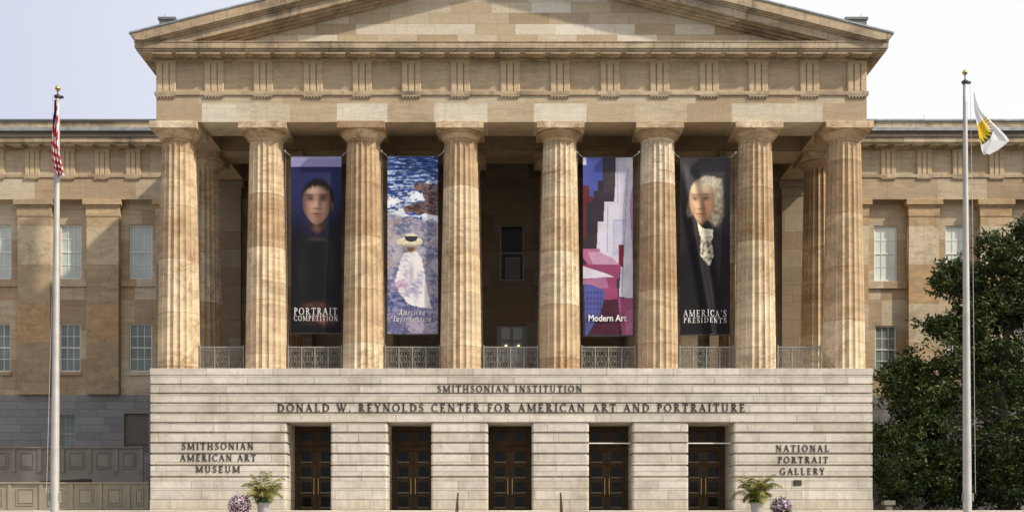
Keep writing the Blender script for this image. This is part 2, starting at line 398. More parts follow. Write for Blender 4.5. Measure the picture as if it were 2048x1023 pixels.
# --- doors ------------------------------------------------------------
def make_door(cx):
    y = RD; wd = (X(o0[1]) - X(o0[0]))/2 - .02
    fr = MB(); zt = lint - .02; zb = TZ + .08; ztr = Z(897, y)
    fr.box(-wd,-wd+.13,y-.08,y+.15,zb,zt); fr.box(wd-.13,wd,y-.08,y+.15,zb,zt)
    fr.box(-wd+.13,wd-.13,y-.08,y+.15,zt-.18,zt); fr.box(-wd+.13,wd-.13,y-.10,y+.15,ztr-.07,ztr+.07)
    fr.box(-wd+.13,wd-.13,y+.02,y+.12,ztr+.07,zt-.18)
    d = fr.build('door', M['door'], mus); d.location = (cx,0,0)
    pn = []; tr = []
    for sx in (-1, 1):
        lf = MB(); x0, x1 = (-wd+.135, -.006) if sx < 0 else (.006, wd-.135)
        lf.bbox(x0, x1, y-.03, y+.05, zb+.01, ztr-.075, .008)
        pc = sx*.45; 
        for py0, py1 in ((902.6,922),(933,952.7),(963,983),(993,1012.6)):
            z0, z1 = Z(py1,y), Z(py0,y)
            pn.append((pc-.225,pc+.225,y-.036,y-.031,z0,z1))
            for q in ((pc-.27,pc-.225,z0-.045,z1+.045),(pc+.225,pc+.27,z0-.045,z1+.045)): lf.box(q[0],q[1],y-.06,y-.03,q[2],q[3])
            lf.box(pc-.225,pc+.225,y-.06,y-.03,z1,z1+.045)
            tr.append((pc-.27,pc+.27,y-.085,y-.031,z0-.055,z0-.002))
        z0, z1 = Z(879,y), Z(863,y)
        pn.append((pc-.225,pc+.225,y+.010,y+.018,z0,z1))
        for q in ((pc-.27,pc-.225,z0-.04,z1+.04),(pc+.225,pc+.27,z0-.04,z1+.04)): fr2 = lf.box(q[0],q[1],y-.02,y+.02,q[2],q[3])
        lf.build('door_leaf', M['door'], d)
        h = MB(); hx = sx*.10
        h.tube([(hx,y-.12,Z(988,y)),(hx,y-.12,Z(955,y))], .024, 8)
        h.box(hx-.015,hx+.015,y-.12,y-.03,Z(985,y),Z(985,y)+.03); h.box(hx-.015,hx+.015,y-.12,y-.03,Z(959,y),Z(959,y)+.03)
        h.build('handle', M['brass'], d)
    for nm, mt, lst in (('pane', M['door_glass'], pn), ('pane_sill', M['door_trim'], tr)):
        for q in lst: k_ = MB(); k_.box(*q); k_.build(nm, mt, d)
    return d
o0 = openings[2]
dr = make_door((X(openings[0][0])+X(openings[0][1]))/2)
for o in openings[1:]:
    copy_part(dr, mus, ((X(o[0])+X(o[1]))/2, 0, 0))

# --- columns ------------------------------------------------------------
CZ, AZ = zc[0], 17.0
CY1, CY2 = 1.25, 5.55
cpx = [358, 533, 727, 921.5, 1119.5, 1315, 1510, 1687.5]
cxs = [X(p, CY1) for p in cpx]
def make_column():
    H = AZ - CZ; zn = H - .80
    m = MB(); NF, SG = 20, 6; rings = 26; vs = []; n = NF*SG
    def ring(z, R0, dep):
        out = []
        for i in range(NF):
            for k in range(SG):
                f = k/SG; a = 2*math.pi*(i+f)/NF + math.pi/NF*.0
                c = math.cos(math.pi/NF)
                r = R0*c/math.cos(2*math.pi*(f-.5)/NF) - dep*(1-(2*f-1)**2)*R0
                out.append((r*math.cos(a), r*math.sin(a), z))
        return out
    zs = [zn*i/rings for i in range(rings+1)]
    prof = [(z, .925 - .185*(z/zn)**1.25, .085) for z in zs]
    prof += [(zn+.008, .715, .06), (zn+.035, .715, .06), (zn+.045, .742, .055), (zn+.14, .745, .05), (zn+.17, .76, .0)]
    for z, r, d in prof: vs += ring(z, r, d)
    fs = [tuple(range(n-1,-1,-1)), tuple(range((len(prof)-1)*n, len(prof)*n))]
    for k in range(len(prof)-1):
        for i in range(n): j = (i+1) % n; fs.append((k*n+i, k*n+j, (k+1)*n+j, (k+1)*n+i))
    m.add(vs, fs)
    c = m.build('column', M['sand_col'], mus)
    e = MB(); z0 = zn+.17
    e.lathe([(.75,z0),(.775,z0+.01),(.775,z0+.03),(.79,z0+.04),(.80,z0+.06),(.86,z0+.13),(.93,z0+.21),(.985,z0+.27),(1.01,z0+.32),(.99,H-.30)], 48)
    e.build('echinus', M['sand_col'], c, smooth=True)
    b = MB(); b.bbox(-1.04,1.04,-1.04,1.04,H-.31,H-.003,.012); b.build('abacus', M['sand_col'], c)
    return c
col0 = make_column(); col0.location = (cxs[0], CY1, CZ)
for row, y in enumerate((CY1, CY2)):
    for i, x in enumerate(cxs):
        if row == 0 and i == 0: continue
        cc_ = copy_part(col0, mus, (x, y, CZ)); 
        if (row*8 + i) % 2: cc_.rotation_euler = (0,0,R(90*(i+row)))

# --- architrave -----------------------------------------------------------
YE = .4; HX_E = 15.56; zt0, zt1 = 18.16, 18.33
ar = MB()
def ablocks(z0, z1, pts):
    for (p0, t0), (p1, _) in zip(pts[:-1], pts[1:]):
        ar.tone = t0; x0, x1 = X(p0, YE), X(p1, YE)
        ar.box(x0, x1, YE, YE+1.9, z0, z1)
zs = Z(207, YE)
e0, e1 = HX - HX_E*F/(D0+YE), HX + HX_E*F/(D0+YE)
ablocks(AZ, zs, [(e0,.15),(404,.95),(473,.85),(500,.75),(580,.35),(674,1.0),(775,.4),(868,.95),(975,.42),(1068,1.0),(1173,.35),(1270,.62),(1374,.1),(1464,.85),(1564,.8),(1645,.2),(e1,0)])
ablocks(zs, zt0, [(e0,.2),(398,.5),(565,.15),(700,.3),(855,.62),(1050,.4),(1193,.7),(1290,.66),(1391,.1),(1590,.55),(1690,.15),(e1,0)])
ar.tone = .3
for sx in (-1, 1):
    a, b = sorted((sx*HX_E, sx*(HX_E-1.9)))
    ar.box(a, b, YE+1.9, 12.9, AZ, zt0)
ar.box(-HX_E+1.9, HX_E-1.9, CY2-.95, CY2+.95, AZ, 18.2)
aro = ar.build('architrave', M['sand_arch'], mus, tone=True)
tn = MB(); tn.bbox(-HX_E-.07, HX_E+.07, YE-.07, YE+1.9, zt0, zt1, .012)
for sx in (-1,1):
    a, b = sorted((sx*(HX_E+.07), sx*(HX_E-1.9))); tn.box(a, b, YE+1.9, 12.9, zt0+.001, zt1-.001)
tn.build('taenia', M['sand_corn'], mus)

# --- frieze -----------------------------------------------------------------
FT = 19.70
fr = MB(); fr.box(-HX_E+.02, HX_E-.02, YE+.06, YE+1.9, zt1, FT+.3)
for sx in (-1,1):
    a, b = sorted((sx*(HX_E-.02), sx*(HX_E-1.9))); fr.box(a, b, YE+1.9, 12.9, zt1, FT+.3)
fro = fr.build('frieze', M['sand_plain'], mus)
def triglyph_mb(w, z0, z1):
    m = MB(); h = w/2; d = .11; c = w/6*.5; ztop = z1 - .14
    # plan profile with two full and two half glyphs
    p = [(-h, .0), (-h, -d+.05), (-h+c*.55, -d)]
    for k in (-1, 1):
        xc = k*w/6
        p += [(xc-c*.55, -d), (xc, -d+.075), (xc+c*.55, -d)]
    p += [(h-c*.55, -d), (h, -d+.05), (h, .0)]
    n = len(p); vs = [(x,y,z0) for x,y in p] + [(x,y,ztop) for x,y in p]
    m.add(vs, [(i, i+1, n+i+1, n+i) for i in range(n-1)])
    m.box(-h-.01, h+.01, -d-.012, 0, ztop, z1)
    return m
def regula_mb(w, zt, d=.08):
    m = MB(); m.box(-w/2, w/2, -d, 0, zt-.07, zt)
    for i in range(6):
        x = -w/2 + w*(i+.5)/6; m.lathe([(.042,-.055),(.03,0)], 8, (x,-d*.55,zt-.07))
    return m
TW = .855
tri = triglyph_mb(TW, zt1, FT-.02).build('triglyph', M['sand_plain'], fro)
reg = regula_mb(TW, zt0).build('regula', M['sand_corn'], aro)
tpx = [331.5,428,526,626,724,822.6,920.5,1020,1120,1220,1319,1418,1516,1619,1716]
for i, p in enumerate(tpx):
    x = max(-HX_E+TW/2+.0, min(HX_E-TW/2, X(p, YE)))
    if i == 0: tri.location = (x, YE+.06, 0); reg.location = (x, YE, 0)
    else: copy_part(tri, fro, (x, YE+.06, 0)); copy_part(reg, aro, (x, YE, 0))

# --- horizontal cornice ------------------------------------------------------
OV = .73; YC = YE - OV; XC = HX_E + OV
co = MB()
def ring_cornice(mb, ov, z0, z1, c=.01):
    xo, yo = HX_E+ov, YE-ov
    mb.bbox(-xo, xo, yo, YE+.5, z0, z1, c)
    for sx in (-1,1):
        a, b = sorted((sx*xo, sx*(HX_E-.4))); mb.bbox(a, b, YE+.505, 12.6, z0, z1, c)
ring_cornice(co, .14, FT-.04, FT+.09)
ring_cornice(co, .62, FT+.09, FT+.17)
ring_cornice(co, .68, FT+.17, FT+.24)
ring_cornice(co, OV, FT+.245, FT+.50, .015)
ring_cornice(co, OV+.03, FT+.50, FT+.545, .012)
coo = co.build('cornice', M['sand_corn'], mus)
mu = MB(); mw = TW
mu.box(-mw/2, mw/2, YE-.66, YE-.15, FT+.03, FT+.088)
for r_ in range(3):
    for i in range(6): mu.lathe([(.035,-.03),(.03,0)], 6, (-mw/2+mw*(i+.5)/6, YE-.58+.16*r_, FT+.03))
muo = mu.build('mutule', M['sand_corn'], coo)
mxs = []
for i in range(len(tpx)):
    mxs.append(X(tpx[i], YE))
    if i+1 < len(tpx): mxs.append((X(tpx[i], YE)+X(tpx[i+1], YE))/2)
for i, x in enumerate(mxs):
    if i == 0: muo.location = (x,0,0)
    else: copy_part(muo, coo, (x,0,0))
ZCT = FT+.545

# --- pediment ------------------------------------------------------------------
SL = .25; ZA = 24.60
def zt(x): return ZA - SL*abs(x)
def rake_layer(mb, t0, t1, xmax, y0, y1):
    for s in (-1, 1):
        pts = [(0, ZA-t0)]
        xa = min(xmax, (ZA-t0-ZCT)/SL); pts.append((s*xa, ZA-t0-SL*xa))
        xb = min(xmax, (ZA-t1-ZCT)/SL)
        zb = ZA-t1-SL*xb
        if xa == xmax and xb < xmax and ZA-t0-SL*xa > ZCT: pts.append((s*(xmax-.22), ZCT+.004))
        pts += [(s*xb, zb+.004), (0, ZA-t1+.004)]
        if s > 0: pts.reverse()
        mb.prism(pts, y0, y1)
rk = MB()
rake_layer(rk, 0, .40, 16.44, YE-.92, YE+.6)
rake_layer(rk, .40, .46, 16.3, YE-.85, YE+.6)
rake_layer(rk, .46, .53, 16.3, YE-.76, YE+.6)
rake_layer(rk, .53, .86, 16.2, YE-.68, YE+.6)
rake_layer(rk, .86, .93, 16.0, YE-.52, YE+.6)
rake_layer(rk, .93, 1.03, 16.0, YE-.30, YE+.6)
rake_layer(rk, 1.03, 1.12, 16.0, YE-.12, YE+.6)
rk.build('raking_cornice', M['sand_corn'], mus)
ty = MB(); xb = (ZA-1.0-ZCT)/SL; ty.prism([(-xb, ZCT-.01), (xb, ZCT-.01), (0, ZA-1.0)], YE+.06, YE+.55)
ty.box(-xb+3.0, xb-3.0, YE+.0, YE+.06, ZCT-.005, Z(72, YE+.1))
ty.build('tympanum', M['sand_tymp'], mus)
rf = MB()
for s in (-1, 1):
    p = [(0, ZA+.075), (s*16.47, ZA+.075-SL*16.47), (s*16.47, ZA+.005-SL*16.47), (0, ZA+.005)]
    if s > 0: p.reverse()
    rf.prism(p, YE-.96, 26)
rfo = rf.build('roof', M['lead'], mus)
for sx, px0, px1 in ((-1, 316, 352), (1, 1690, 1736)):
    y = 7; v = MB(); x0, x1 = X(px0, y), X(px1, y)
    v.box(x0+.06, x1-.06, y, y+1.2, 20.5, Z(40, y)); v.bbox(x0, x1, y-.06, y+1.26, Z(40, y), Z(34.5, y), .01)
    rx = X(326 if sx < 0 else 1725, y); v.tube([(rx, y+.3, Z(35, y)), (rx, y+.3, Z(23, y))], .012, 5)
    v.build('roof_hatch', M['lead_dark'], rfo)

# --- porch interior ---------------------------------------------------------------
YR = 9.7
def wall_holes(mb, x0, x1, z0, z1, y, holes, rev=.25):
    xs_ = sorted({x0, x1, *[h[0] for h in holes], *[h[1] for h in holes]}); zs_ = sorted({z0, z1, *[h[2] for h in holes], *[h[3] for h in holes]})
    for i in range(len(xs_)-1):
        for j in range(len(zs_)-1):
            cx_, cz_ = (xs_[i]+xs_[i+1])/2, (zs_[j]+zs_[j+1])/2
            if any(h[0] < cx_ < h[1] and h[2] < cz_ < h[3] for h in holes): continue
            mb.quad((xs_[i],y,zs_[j]), (xs_[i+1],y,zs_[j]), (xs_[i+1],y,zs_[j+1]), (xs_[i],y,zs_[j+1]))
    for a, b, c, d in holes:
        q = y + rev
        mb.quad((a,y,c),(a,q,c),(a,q,d),(a,y,d)); mb.quad((b,y,c),(b,y,d),(b,q,d),(b,q,c))
        mb.quad((a,y,d),(a,q,d),(b,q,d),(b,y,d)); mb.quad((a,y,c),(b,y,c),(b,q,c),(a,q,c))
hw = (X(1000,YR), X(1048,YR), Z(561,YR), Z(449,YR)); hd = (X(994,YR), X(1054,YR), CZ, Z(649,YR))
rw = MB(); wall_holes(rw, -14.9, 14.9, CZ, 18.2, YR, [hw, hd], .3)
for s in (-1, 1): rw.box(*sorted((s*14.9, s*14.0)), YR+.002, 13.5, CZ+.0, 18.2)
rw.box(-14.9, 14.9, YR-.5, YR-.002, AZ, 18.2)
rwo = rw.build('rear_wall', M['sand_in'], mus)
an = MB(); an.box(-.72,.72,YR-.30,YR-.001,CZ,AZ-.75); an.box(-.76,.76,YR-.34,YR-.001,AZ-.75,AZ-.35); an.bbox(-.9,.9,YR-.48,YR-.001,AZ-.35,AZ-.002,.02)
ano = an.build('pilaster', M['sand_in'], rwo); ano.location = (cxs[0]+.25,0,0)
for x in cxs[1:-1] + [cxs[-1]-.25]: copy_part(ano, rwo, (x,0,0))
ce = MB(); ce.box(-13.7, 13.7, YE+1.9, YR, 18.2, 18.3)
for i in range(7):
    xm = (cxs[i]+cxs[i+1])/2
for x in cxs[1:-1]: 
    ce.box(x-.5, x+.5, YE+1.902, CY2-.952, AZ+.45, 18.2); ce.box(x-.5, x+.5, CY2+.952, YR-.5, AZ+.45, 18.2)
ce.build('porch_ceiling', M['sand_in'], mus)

def make_window(x0, x1, z0, z1, y, nc, nr, pane, frame, parent, meet=None, sill=True, dark_lower=None):
    m = MB(); fw = .07
    m.box(x0,x0+fw,y,y+.1,z0,z1); m.box(x1-fw,x1,y,y+.1,z0,z1); m.box(x0+fw,x1-fw,y,y+.1,z1-fw,z1); m.box(x0+fw,x1-fw,y-.02,y+.1,z0,z0+.09)
    wo_ = m.build('window', frame, parent)
    s = MB(); a, b, c, d = x0+fw, x1-fw, z0+.09, z1-fw; mid = (c+d)/2
    s.box(a,b,y+.015,y+.08,mid-.035,mid+.035)
    for i in range(1, nc): x = a+(b-a)*i/nc; s.box(x-.017,x+.017,y+.03,y+.07,c,d)
    for j in range(1, nr):
        if nr % 2 == 0 and j == nr//2: continue
        zq = c+(d-c)*j/nr; s.box(a,b,y+.033,y+.068,zq-.017,zq+.017)
    s.build('sash_bars', frame, wo_)
    p = MB(); p.box(a-.02,b+.02,y+.055,y+.062,c-.02,d+.02); p.build('pane', pane, wo_)
    return wo_
wc = make_window(hw[0], hw[1], hw[2], hw[3], YR+.12, 1, 1, M['pane_black'], M['frame_dim'], rwo)
bl = MB(); x0, x1 = hw[0]+.25, hw[1]-.2; bl.box(x0, x1, YR+.165, YR+.172, hw[2]+.12, (hw[2]+hw[3])/2-.2); bl.build('painted_reflection', M['granite'], wc)  # grey slab painted in for the sky reflected in the lower sash
pd = MB(); y = YR+.1
pd.box(hd[0],hd[0]+.12,y,y+.1,CZ,hd[3]); pd.box(hd[1]-.12,hd[1],y,y+.1,CZ,hd[3]); pd.box(hd[0]+.12,hd[1]-.12,y,y+.1,hd[3]-.12,hd[3])
pd.box(hd[0]+.12,hd[1]-.12,y+.03,y+.08,CZ,hd[3]-.12)
pdo = pd.build('porch_door', M['frame_dim'], rwo)
for a, b in ((1003,1020),(1027,1044)):
    for za, zb_ in ((678,655),(720,684)): q = MB(); q.box(X(a,y),X(b,y),y+.02,y+.028,Z(za,y),Z(zb_,y)); q.build('pane', M['pane_mid'], pdo)

# --- wings ---------------------------------------------------------------------------
YW, YP, YA = 13.4, 12.98, 12.9
def wing(sx):
    xi, xo = 14.85, 40.0
    x0, x1 = (-xo, -xi) if sx < 0 else (xi, xo)
    if sx < 0:
        up = [(120,163),(258,305),(-20,23)]; lo = [(119,161),(258,304),(-20,21)]
        bays = 69.0
    else:
        up = [(1748,1795),(1891,1936),(2034,2080)]; lo = [(1750,1793),(1891,1935),(2034,2080)]
    uz, lz = (Z(558,YW), Z(449,YW)), (Z(743,YW), Z(646,YW))
    if sx > 0: uz, lz = (Z(562,YW), Z(451,YW)), (Z(746,YW), Z(651,YW))
    uh = [(X(a,YW), X(b,YW), *uz) for a, b in up]; lh = [(X(a,YW), X(b,YW), *lz) for a, b in lo]
    step = X(143,YW) - X(0,YW)
    for k in (1, 2):                       # bays just outside the frame
        uh.append((uh[2][0]+sx*step*k, uh[2][1]+sx*step*k, *uz)); lh.append((lh[2][0]+sx*step*k, lh[2][1]+sx*step*k, *lz))
    zg = Z(790, YW)
    wm = MB(); wall_holes(wm, x0, x1, zg, AZ+.1, YW, uh+lh, .22)
    wo_ = wm.build('wing_wall', M['sand_wall'], mus)
    for i, h in enumerate(uh): make_window(*h, YW+.1, 3, 4, M['pane_pale'] if sx > 0 else M['pane_mid'], M['frame'], wo_)
    for i, h in enumerate(lh): make_window(*h, YW+.1, 3, 4, M['pane_dark'], M['frame'], wo_)
    # granite base
    gm = MB(); YG = YW-.08; bh = []
    if sx < 0: bh = [(X(119,YG), X(150,YG), Z(905,YG), Z(829,YG)), (X(248,YG), X(297,YG), Z(905,YG), Z(826,YG))]
    wall_holes(gm, x0, x1, TZ-.5, zg+.02, YG, bh, .25); gm.quad((x0,YG,zg+.02),(x1,YG,zg+.02),(x1,YW,zg+.02),(x0,YW,zg+.02))
    go = gm.build('granite_base', M['granite'], mus)
    if bh:
        make_window(*bh[0], YG+.12, 3, 3, M['pane_dark'], M['frame_dim'], go)
        b = MB(); h = bh[1]; b.box(h[0],h[1],YG+.15,YG+.2,h[2],h[3]); b.box(h[0],h[1],YG+.1,YG+.15,h[3]-1.65,h[3]-1.6); b.build('boarded_window', M['board'], go)
    # sills
    ppx = [(35,100),(173,237),(312,376)] if sx < 0 else [(1818,1878),(1961,2022),(1676,1737)]
    pils = [(X(a,YP), X(b,YP)) for a, b in ppx]
    out = pils[0] if sx < 0 else pils[1]
    for k in (1, 2, 3): pils.append((out[0]+sx*step*k, out[1]+sx*step*k))
    ps = sorted(pils)
    for (a0, a1), (b0, b1) in zip(ps[:-1], ps[1:]):
        if b0 - a1 > .3: sm = MB(); sm.bbox(a1+.02, b0-.02, YW-.13, YW-.001, uz[0]-.42, uz[0]-.02, .015); sm.build('sill', M['sand_wall'], wo_)
    for h in lh: sm = MB(); sm.bbox(h[0]-.06, h[1]+.06, YW-.10, YW-.001, h[2]-.2, h[2]-.005, .012); sm.build('sill', M['sand_wall'], wo_)
    lm = MB(); lm.box(x0, x1, YW-.06, YW-.001, AZ-.12, AZ-.0); lm.build('string_course', M['sand_wall'], wo_)
    for a, b in pils:
        m = MB(); c = (a+b)/2; zn = Z(432,YP); z1 = Z(414,YP)
        m.box(a, b, YP, YW-.002, zg+.02, zn); m.box(a-.03, b+.03, YP-.03, YW-.002, zn, z1)
        m.bbox(a-.09, b+.09, YP-.09, YW-.002, z1, z1+.10, .02); m.bbox(a-.17, b+.17, YP-.17, YW-.002, z1+.10, AZ-.002, .015)
        m.build('pilaster', M['sand_pil'], wo_)
    # entablature
    em = MB(); em.box(x0, x1, YA, YW+.3, AZ, zt0); em.box(x0, x1, YA+.06, YW+.3, zt1, FT)
    eo = em.build('wing_entablature', M['sand_wall'], mus)
    tm = MB(); tm.bbox(x0, x1, YA-.06, YW, zt0, zt1, .01); tm.build('taenia', M['sand_corn'], eo)
    cents = [64.5,135,204.5,266.5,-6,-76,-146,-216] if sx < 0 else [1776.5,1848.5,1920,1993,2065,2137,2209]
    t0 = triglyph_mb(.81, zt1, FT-.02).build('triglyph', M['sand_plain'], eo); r0 = regula_mb(.81, zt0).build('regula', M['sand_corn'], eo)
    for i, p in enumerate(cents):
        x = X(p, YA)
        if i == 0: t0.location = (x,YA+.06,0); r0.location = (x,YA,0)
        else: copy_part(t0, eo, (x,YA+.06,0)); copy_part(r0, eo, (x,YA,0))
    cm = MB(); xi2 = sx*HX_E + sx*.02
    a, b = sorted((xi2, sx*xo))
    cm.bbox(a, b, YA-.14, YW, FT-.04, FT+.08, .01); cm.bbox(a, b, YA-.66, YW, FT+.08, FT+.15, .01); cm.bbox(a, b, YA-.72, YW, FT+.15, FT+.40, .012)
    cm.build('wing_cornice', M['sand_corn'], mus)
    dm = MB(); dm.bbox(a, b, YA-.78, YW, FT+.40, FT+.46, .01); dm.bbox(a, b, YA-.70, YW, FT+.46, FT+.72, .02); dm.build('gutter_moulding', M['sand_dirty'], mus)
    l2 = MB(); l2.bbox(a, b, YA-.80, YW, FT+.72, FT+.93, .03); l2.build('lead_gutter', M['lead'], mus)
    at = MB(); at.box(a, b, YW-.1, YW+.6, FT+.93, 21.32); at.build('attic_course', M['sand_corn'], mus)
    tp = MB(); tp.bbox(a, b, YW-.2, YW+.7, 21.32, 21.43, .02); tp.box(a, b, YW+.6, 26, 20.9, 21.3)
    if sx > 0: tp.tube([(X(1848,YW),YW,21.4),(X(1848,YW),YW,21.72)], .012, 5)
    tp.build('roof_edge', M['lead_dark'] if sx < 0 else M['lead'], mus)
    m0 = MB(); m0.box(-.30,.30,YA-.62,YA-.15,FT+.02,FT+.078); m0o = m0.build('mutule', M['sand_corn'], eo)
    n = 0; x = sx*16.0
    while abs(x) < 30:
        if n == 0: m0o.location = (x,0,0)
        else: copy_part(m0o, eo, (x,0,0))
        n += 1; x += sx*.95
wing(-1); wing(1)
bk = MB(); bk.box(-40,40,26,26.4,TZ-.5,21.3); bk.build('back_wall', M['sand_wall'], mus)

# ------------------------------------------------------------------ lettering engine (hand-built roman capitals)
TK, TH, SF = .15, .07, .05
def arc(cx, cy, rx, ry, a0, a1, n=14, thick=TK, thin=TH):
    pts, ws = [], []
    for i in range(n+1):
        a = R(a0 + (a1-a0)*i/n); pts.append((cx+rx*math.cos(a), cy+ry*math.sin(a))); ws.append(thin+(thick-thin)*abs(math.cos(a))**1.3)
    return (pts, ws)
def ln(x0,y0,x1,y1,w): return ([(x0,y0),(x1,y1)], [w,w])
def sf(x, y, h=.13): return ln(x-h, y, x+h, y, SF)
def stem(x, w=TK, y0=0, y1=1, s0=True, s1=True):
    o = [ln(x,y0,x,y1,w)]
    if s0: o.append(sf(x, y0+SF/2, w/2+.08))
    if s1: o.append(sf(x, y1-SF/2, w/2+.08))
    return o
def spline(pts, ws, n=18):
    out, wo_ = [], []
    m = len(pts)-1
    for k in range(n+1):
        t = k/n*m; i = min(int(t), m-1); f = t-i
        p = [pts[max(0,min(m,i+d))] for d in (-1,0,1,2)]
        c = [.5*(2*p[1][q]+(p[2][q]-p[0][q])*f+(2*p[0][q]-5*p[1][q]+4*p[2][q]-p[3][q])*f*f+(3*p[1][q]-p[0][q]-3*p[2][q]+p[3][q])*f**3) for q in (0,1)]
        out.append(tuple(c)); wo_.append(ws[i]*(1-f)+ws[min(m,i+1)]*f)
    return (out, wo_)
def glyph(ch):
    if ch == 'I': return stem(.18), .36
    if ch == 'H': return stem(.18)+stem(.72)+[ln(.18,.5,.72,.5,TH)], .90
    if ch == 'L': return stem(.18)+[ln(.18,.035,.58,.035,TH), ln(.585,0,.585,.22,.05)], .64
    if ch == 'E': return stem(.18)+[ln(.18,.035,.56,.035,TH), ln(.18,.965,.54,.965,TH), ln(.18,.52,.44,.52,TH), ln(.57,0,.57,.22,.05), ln(.55,.8,.55,1,.05), ln(.44,.42,.44,.62,.05)], .66
    if ch == 'F': return stem(.18)+[ln(.18,.965,.54,.965,TH), ln(.18,.52,.44,.52,TH), ln(.55,.78,.55,1,.05), ln(.44,.42,.44,.62,.05)], .60
    if ch == 'P': return stem(.18)+[arc(.24,.73,.30,.235,90,-90), ln(.18,.965,.26,.965,TH), ln(.18,.495,.26,.495,TH)], .60
    if ch == 'R': return stem(.18)+[arc(.24,.74,.29,.225,90,-90), ln(.18,.965,.26,.965,TH), ln(.18,.515,.28,.515,TH), ln(.34,.5,.68,.03,TK*.95), sf(.70,.025,.09)], .76
    if ch == 'D': return stem(.18)+[arc(.24,.5,.52,.465,90,-90), ln(.18,.965,.26,.965,TH), ln(.18,.035,.26,.035,TH)], .84
    if ch == 'O': return [arc(.44,.5,.37,.465,0,360,24)], .88
    if ch == 'C': return [arc(.44,.5,.37,.465,48,312,20), ln(.69,.74,.69,.97,.05), ln(.69,.03,.69,.24,.045)], .76
    if ch == 'G': return [arc(.44,.5,.37,.465,48,318,20), ln(.69,.74,.69,.97,.05), ln(.71,.05,.71,.42,TK*.9), sf(.69,.42,.12)], .88
    if ch == 'S': return [spline([(.47,.82),(.37,.95),(.22,.965),(.10,.85),(.12,.68),(.27,.54),(.44,.40),(.50,.22),(.40,.06),(.24,.035),(.08,.16)], [.05,.06,.07,.10,.13,TK,.14,.11,.08,.06,.05]), ln(.48,.74,.48,.97,.045), ln(.07,.03,.07,.26,.045)], .58
    if ch == 'T': return stem(.36,s1=False)+[ln(.03,.965,.69,.965,TH), ln(.045,.76,.045,1,.05), ln(.675,.76,.675,1,.05)], .72
    if ch == 'U': return stem(.16,y0=.3,s0=False)+stem(.68,TH+.02,y0=.3,s0=False)+[arc(.42,.33,.26,.295,180,360,14,TK*.8,TH)], .84
    if ch == 'N': return stem(.14,TH)+stem(.74,TH)+[ln(.15,.97,.72,.03,TK)], .88
    if ch == 'M': return stem(.12,TH)+stem(.92,TK*.9)+[ln(.14,.98,.51,.04,TK), ln(.51,.04,.89,.98,TH)], 1.06
    if ch == 'W': return [ln(.06,1,.34,0,TK), ln(.34,0,.58,.95,TH), ln(.50,.95,.80,0,TK), ln(.80,0,1.06,1,TH), sf(.06,.975), sf(.54,.975), sf(1.06,.975,.1)], 1.12
    if ch == 'Y': return [ln(.06,.97,.36,.48,TK), ln(.64,.97,.36,.48,TH), sf(.07,.975), sf(.64,.975,.1)]+stem(.36,y1=.52,s1=False), .70
    if ch == 'A': return [ln(.38,.99,.09,.02,TH), ln(.36,.99,.70,.02,TK), ln(.19,.36,.55,.36,.06), sf(.09,.025,.11), sf(.70,.025,.13)], .80
    if ch == '.': return [ln(.08,.07,.22,.07,.14)], .26
    if ch == "'": return [ln(.08,.98,.06,.76,.09)], .16
    # lower case (x height .62)
    if ch == 'm': return stem(.10,.09,0,.62,s1=False)+stem(.38,.09,0,.5,s1=False)+stem(.66,.09,0,.5,s1=False)+[arc(.24,.46,.14,.14,170,0,8,.08,.05), arc(.52,.46,.14,.14,170,0,8,.08,.05)], .78
    if ch == 'n': return stem(.10,.09,0,.62,s1=False)+stem(.40,.09,0,.46,s1=False)+[arc(.25,.45,.15,.15,170,0,8,.08,.05)], .52
    if ch == 'i': return stem(.10,.09,0,.62,s1=False)+[ln(.06,.85,.15,.85,.10)], .22
    if ch == 'r': return stem(.10,.09,0,.62,s1=False)+[arc(.26,.44,.16,.15,160,50,6,.09,.06)], .36
    if ch == 'e': return [arc(.25,.31,.20,.28,0,300,14,.09,.05), ln(.06,.34,.44,.34,.05)], .50
    if ch == 'c': return [arc(.25,.31,.20,.28,45,310,14,.09,.05)], .46
    if ch == 'o': return [arc(.26,.31,.21,.28,0,360,16,.09,.05)], .52
    if ch == 'a': return [arc(.22,.27,.17,.24,0,360,14,.08,.05), ln(.41,0,.41,.60,.09)], .52
    if ch == 'p': return stem(.10,.09,-.28,.62,s1=False)+[arc(.28,.31,.18,.28,0,360,14,.09,.05)], .54
    if ch == 's': return [spline([(.32,.50),(.22,.58),(.10,.50),(.14,.38),(.28,.27),(.32,.12),(.18,.02),(.05,.12)], [.05,.06,.07,.09,.09,.08,.06,.05], 12)], .40
    return [], .38
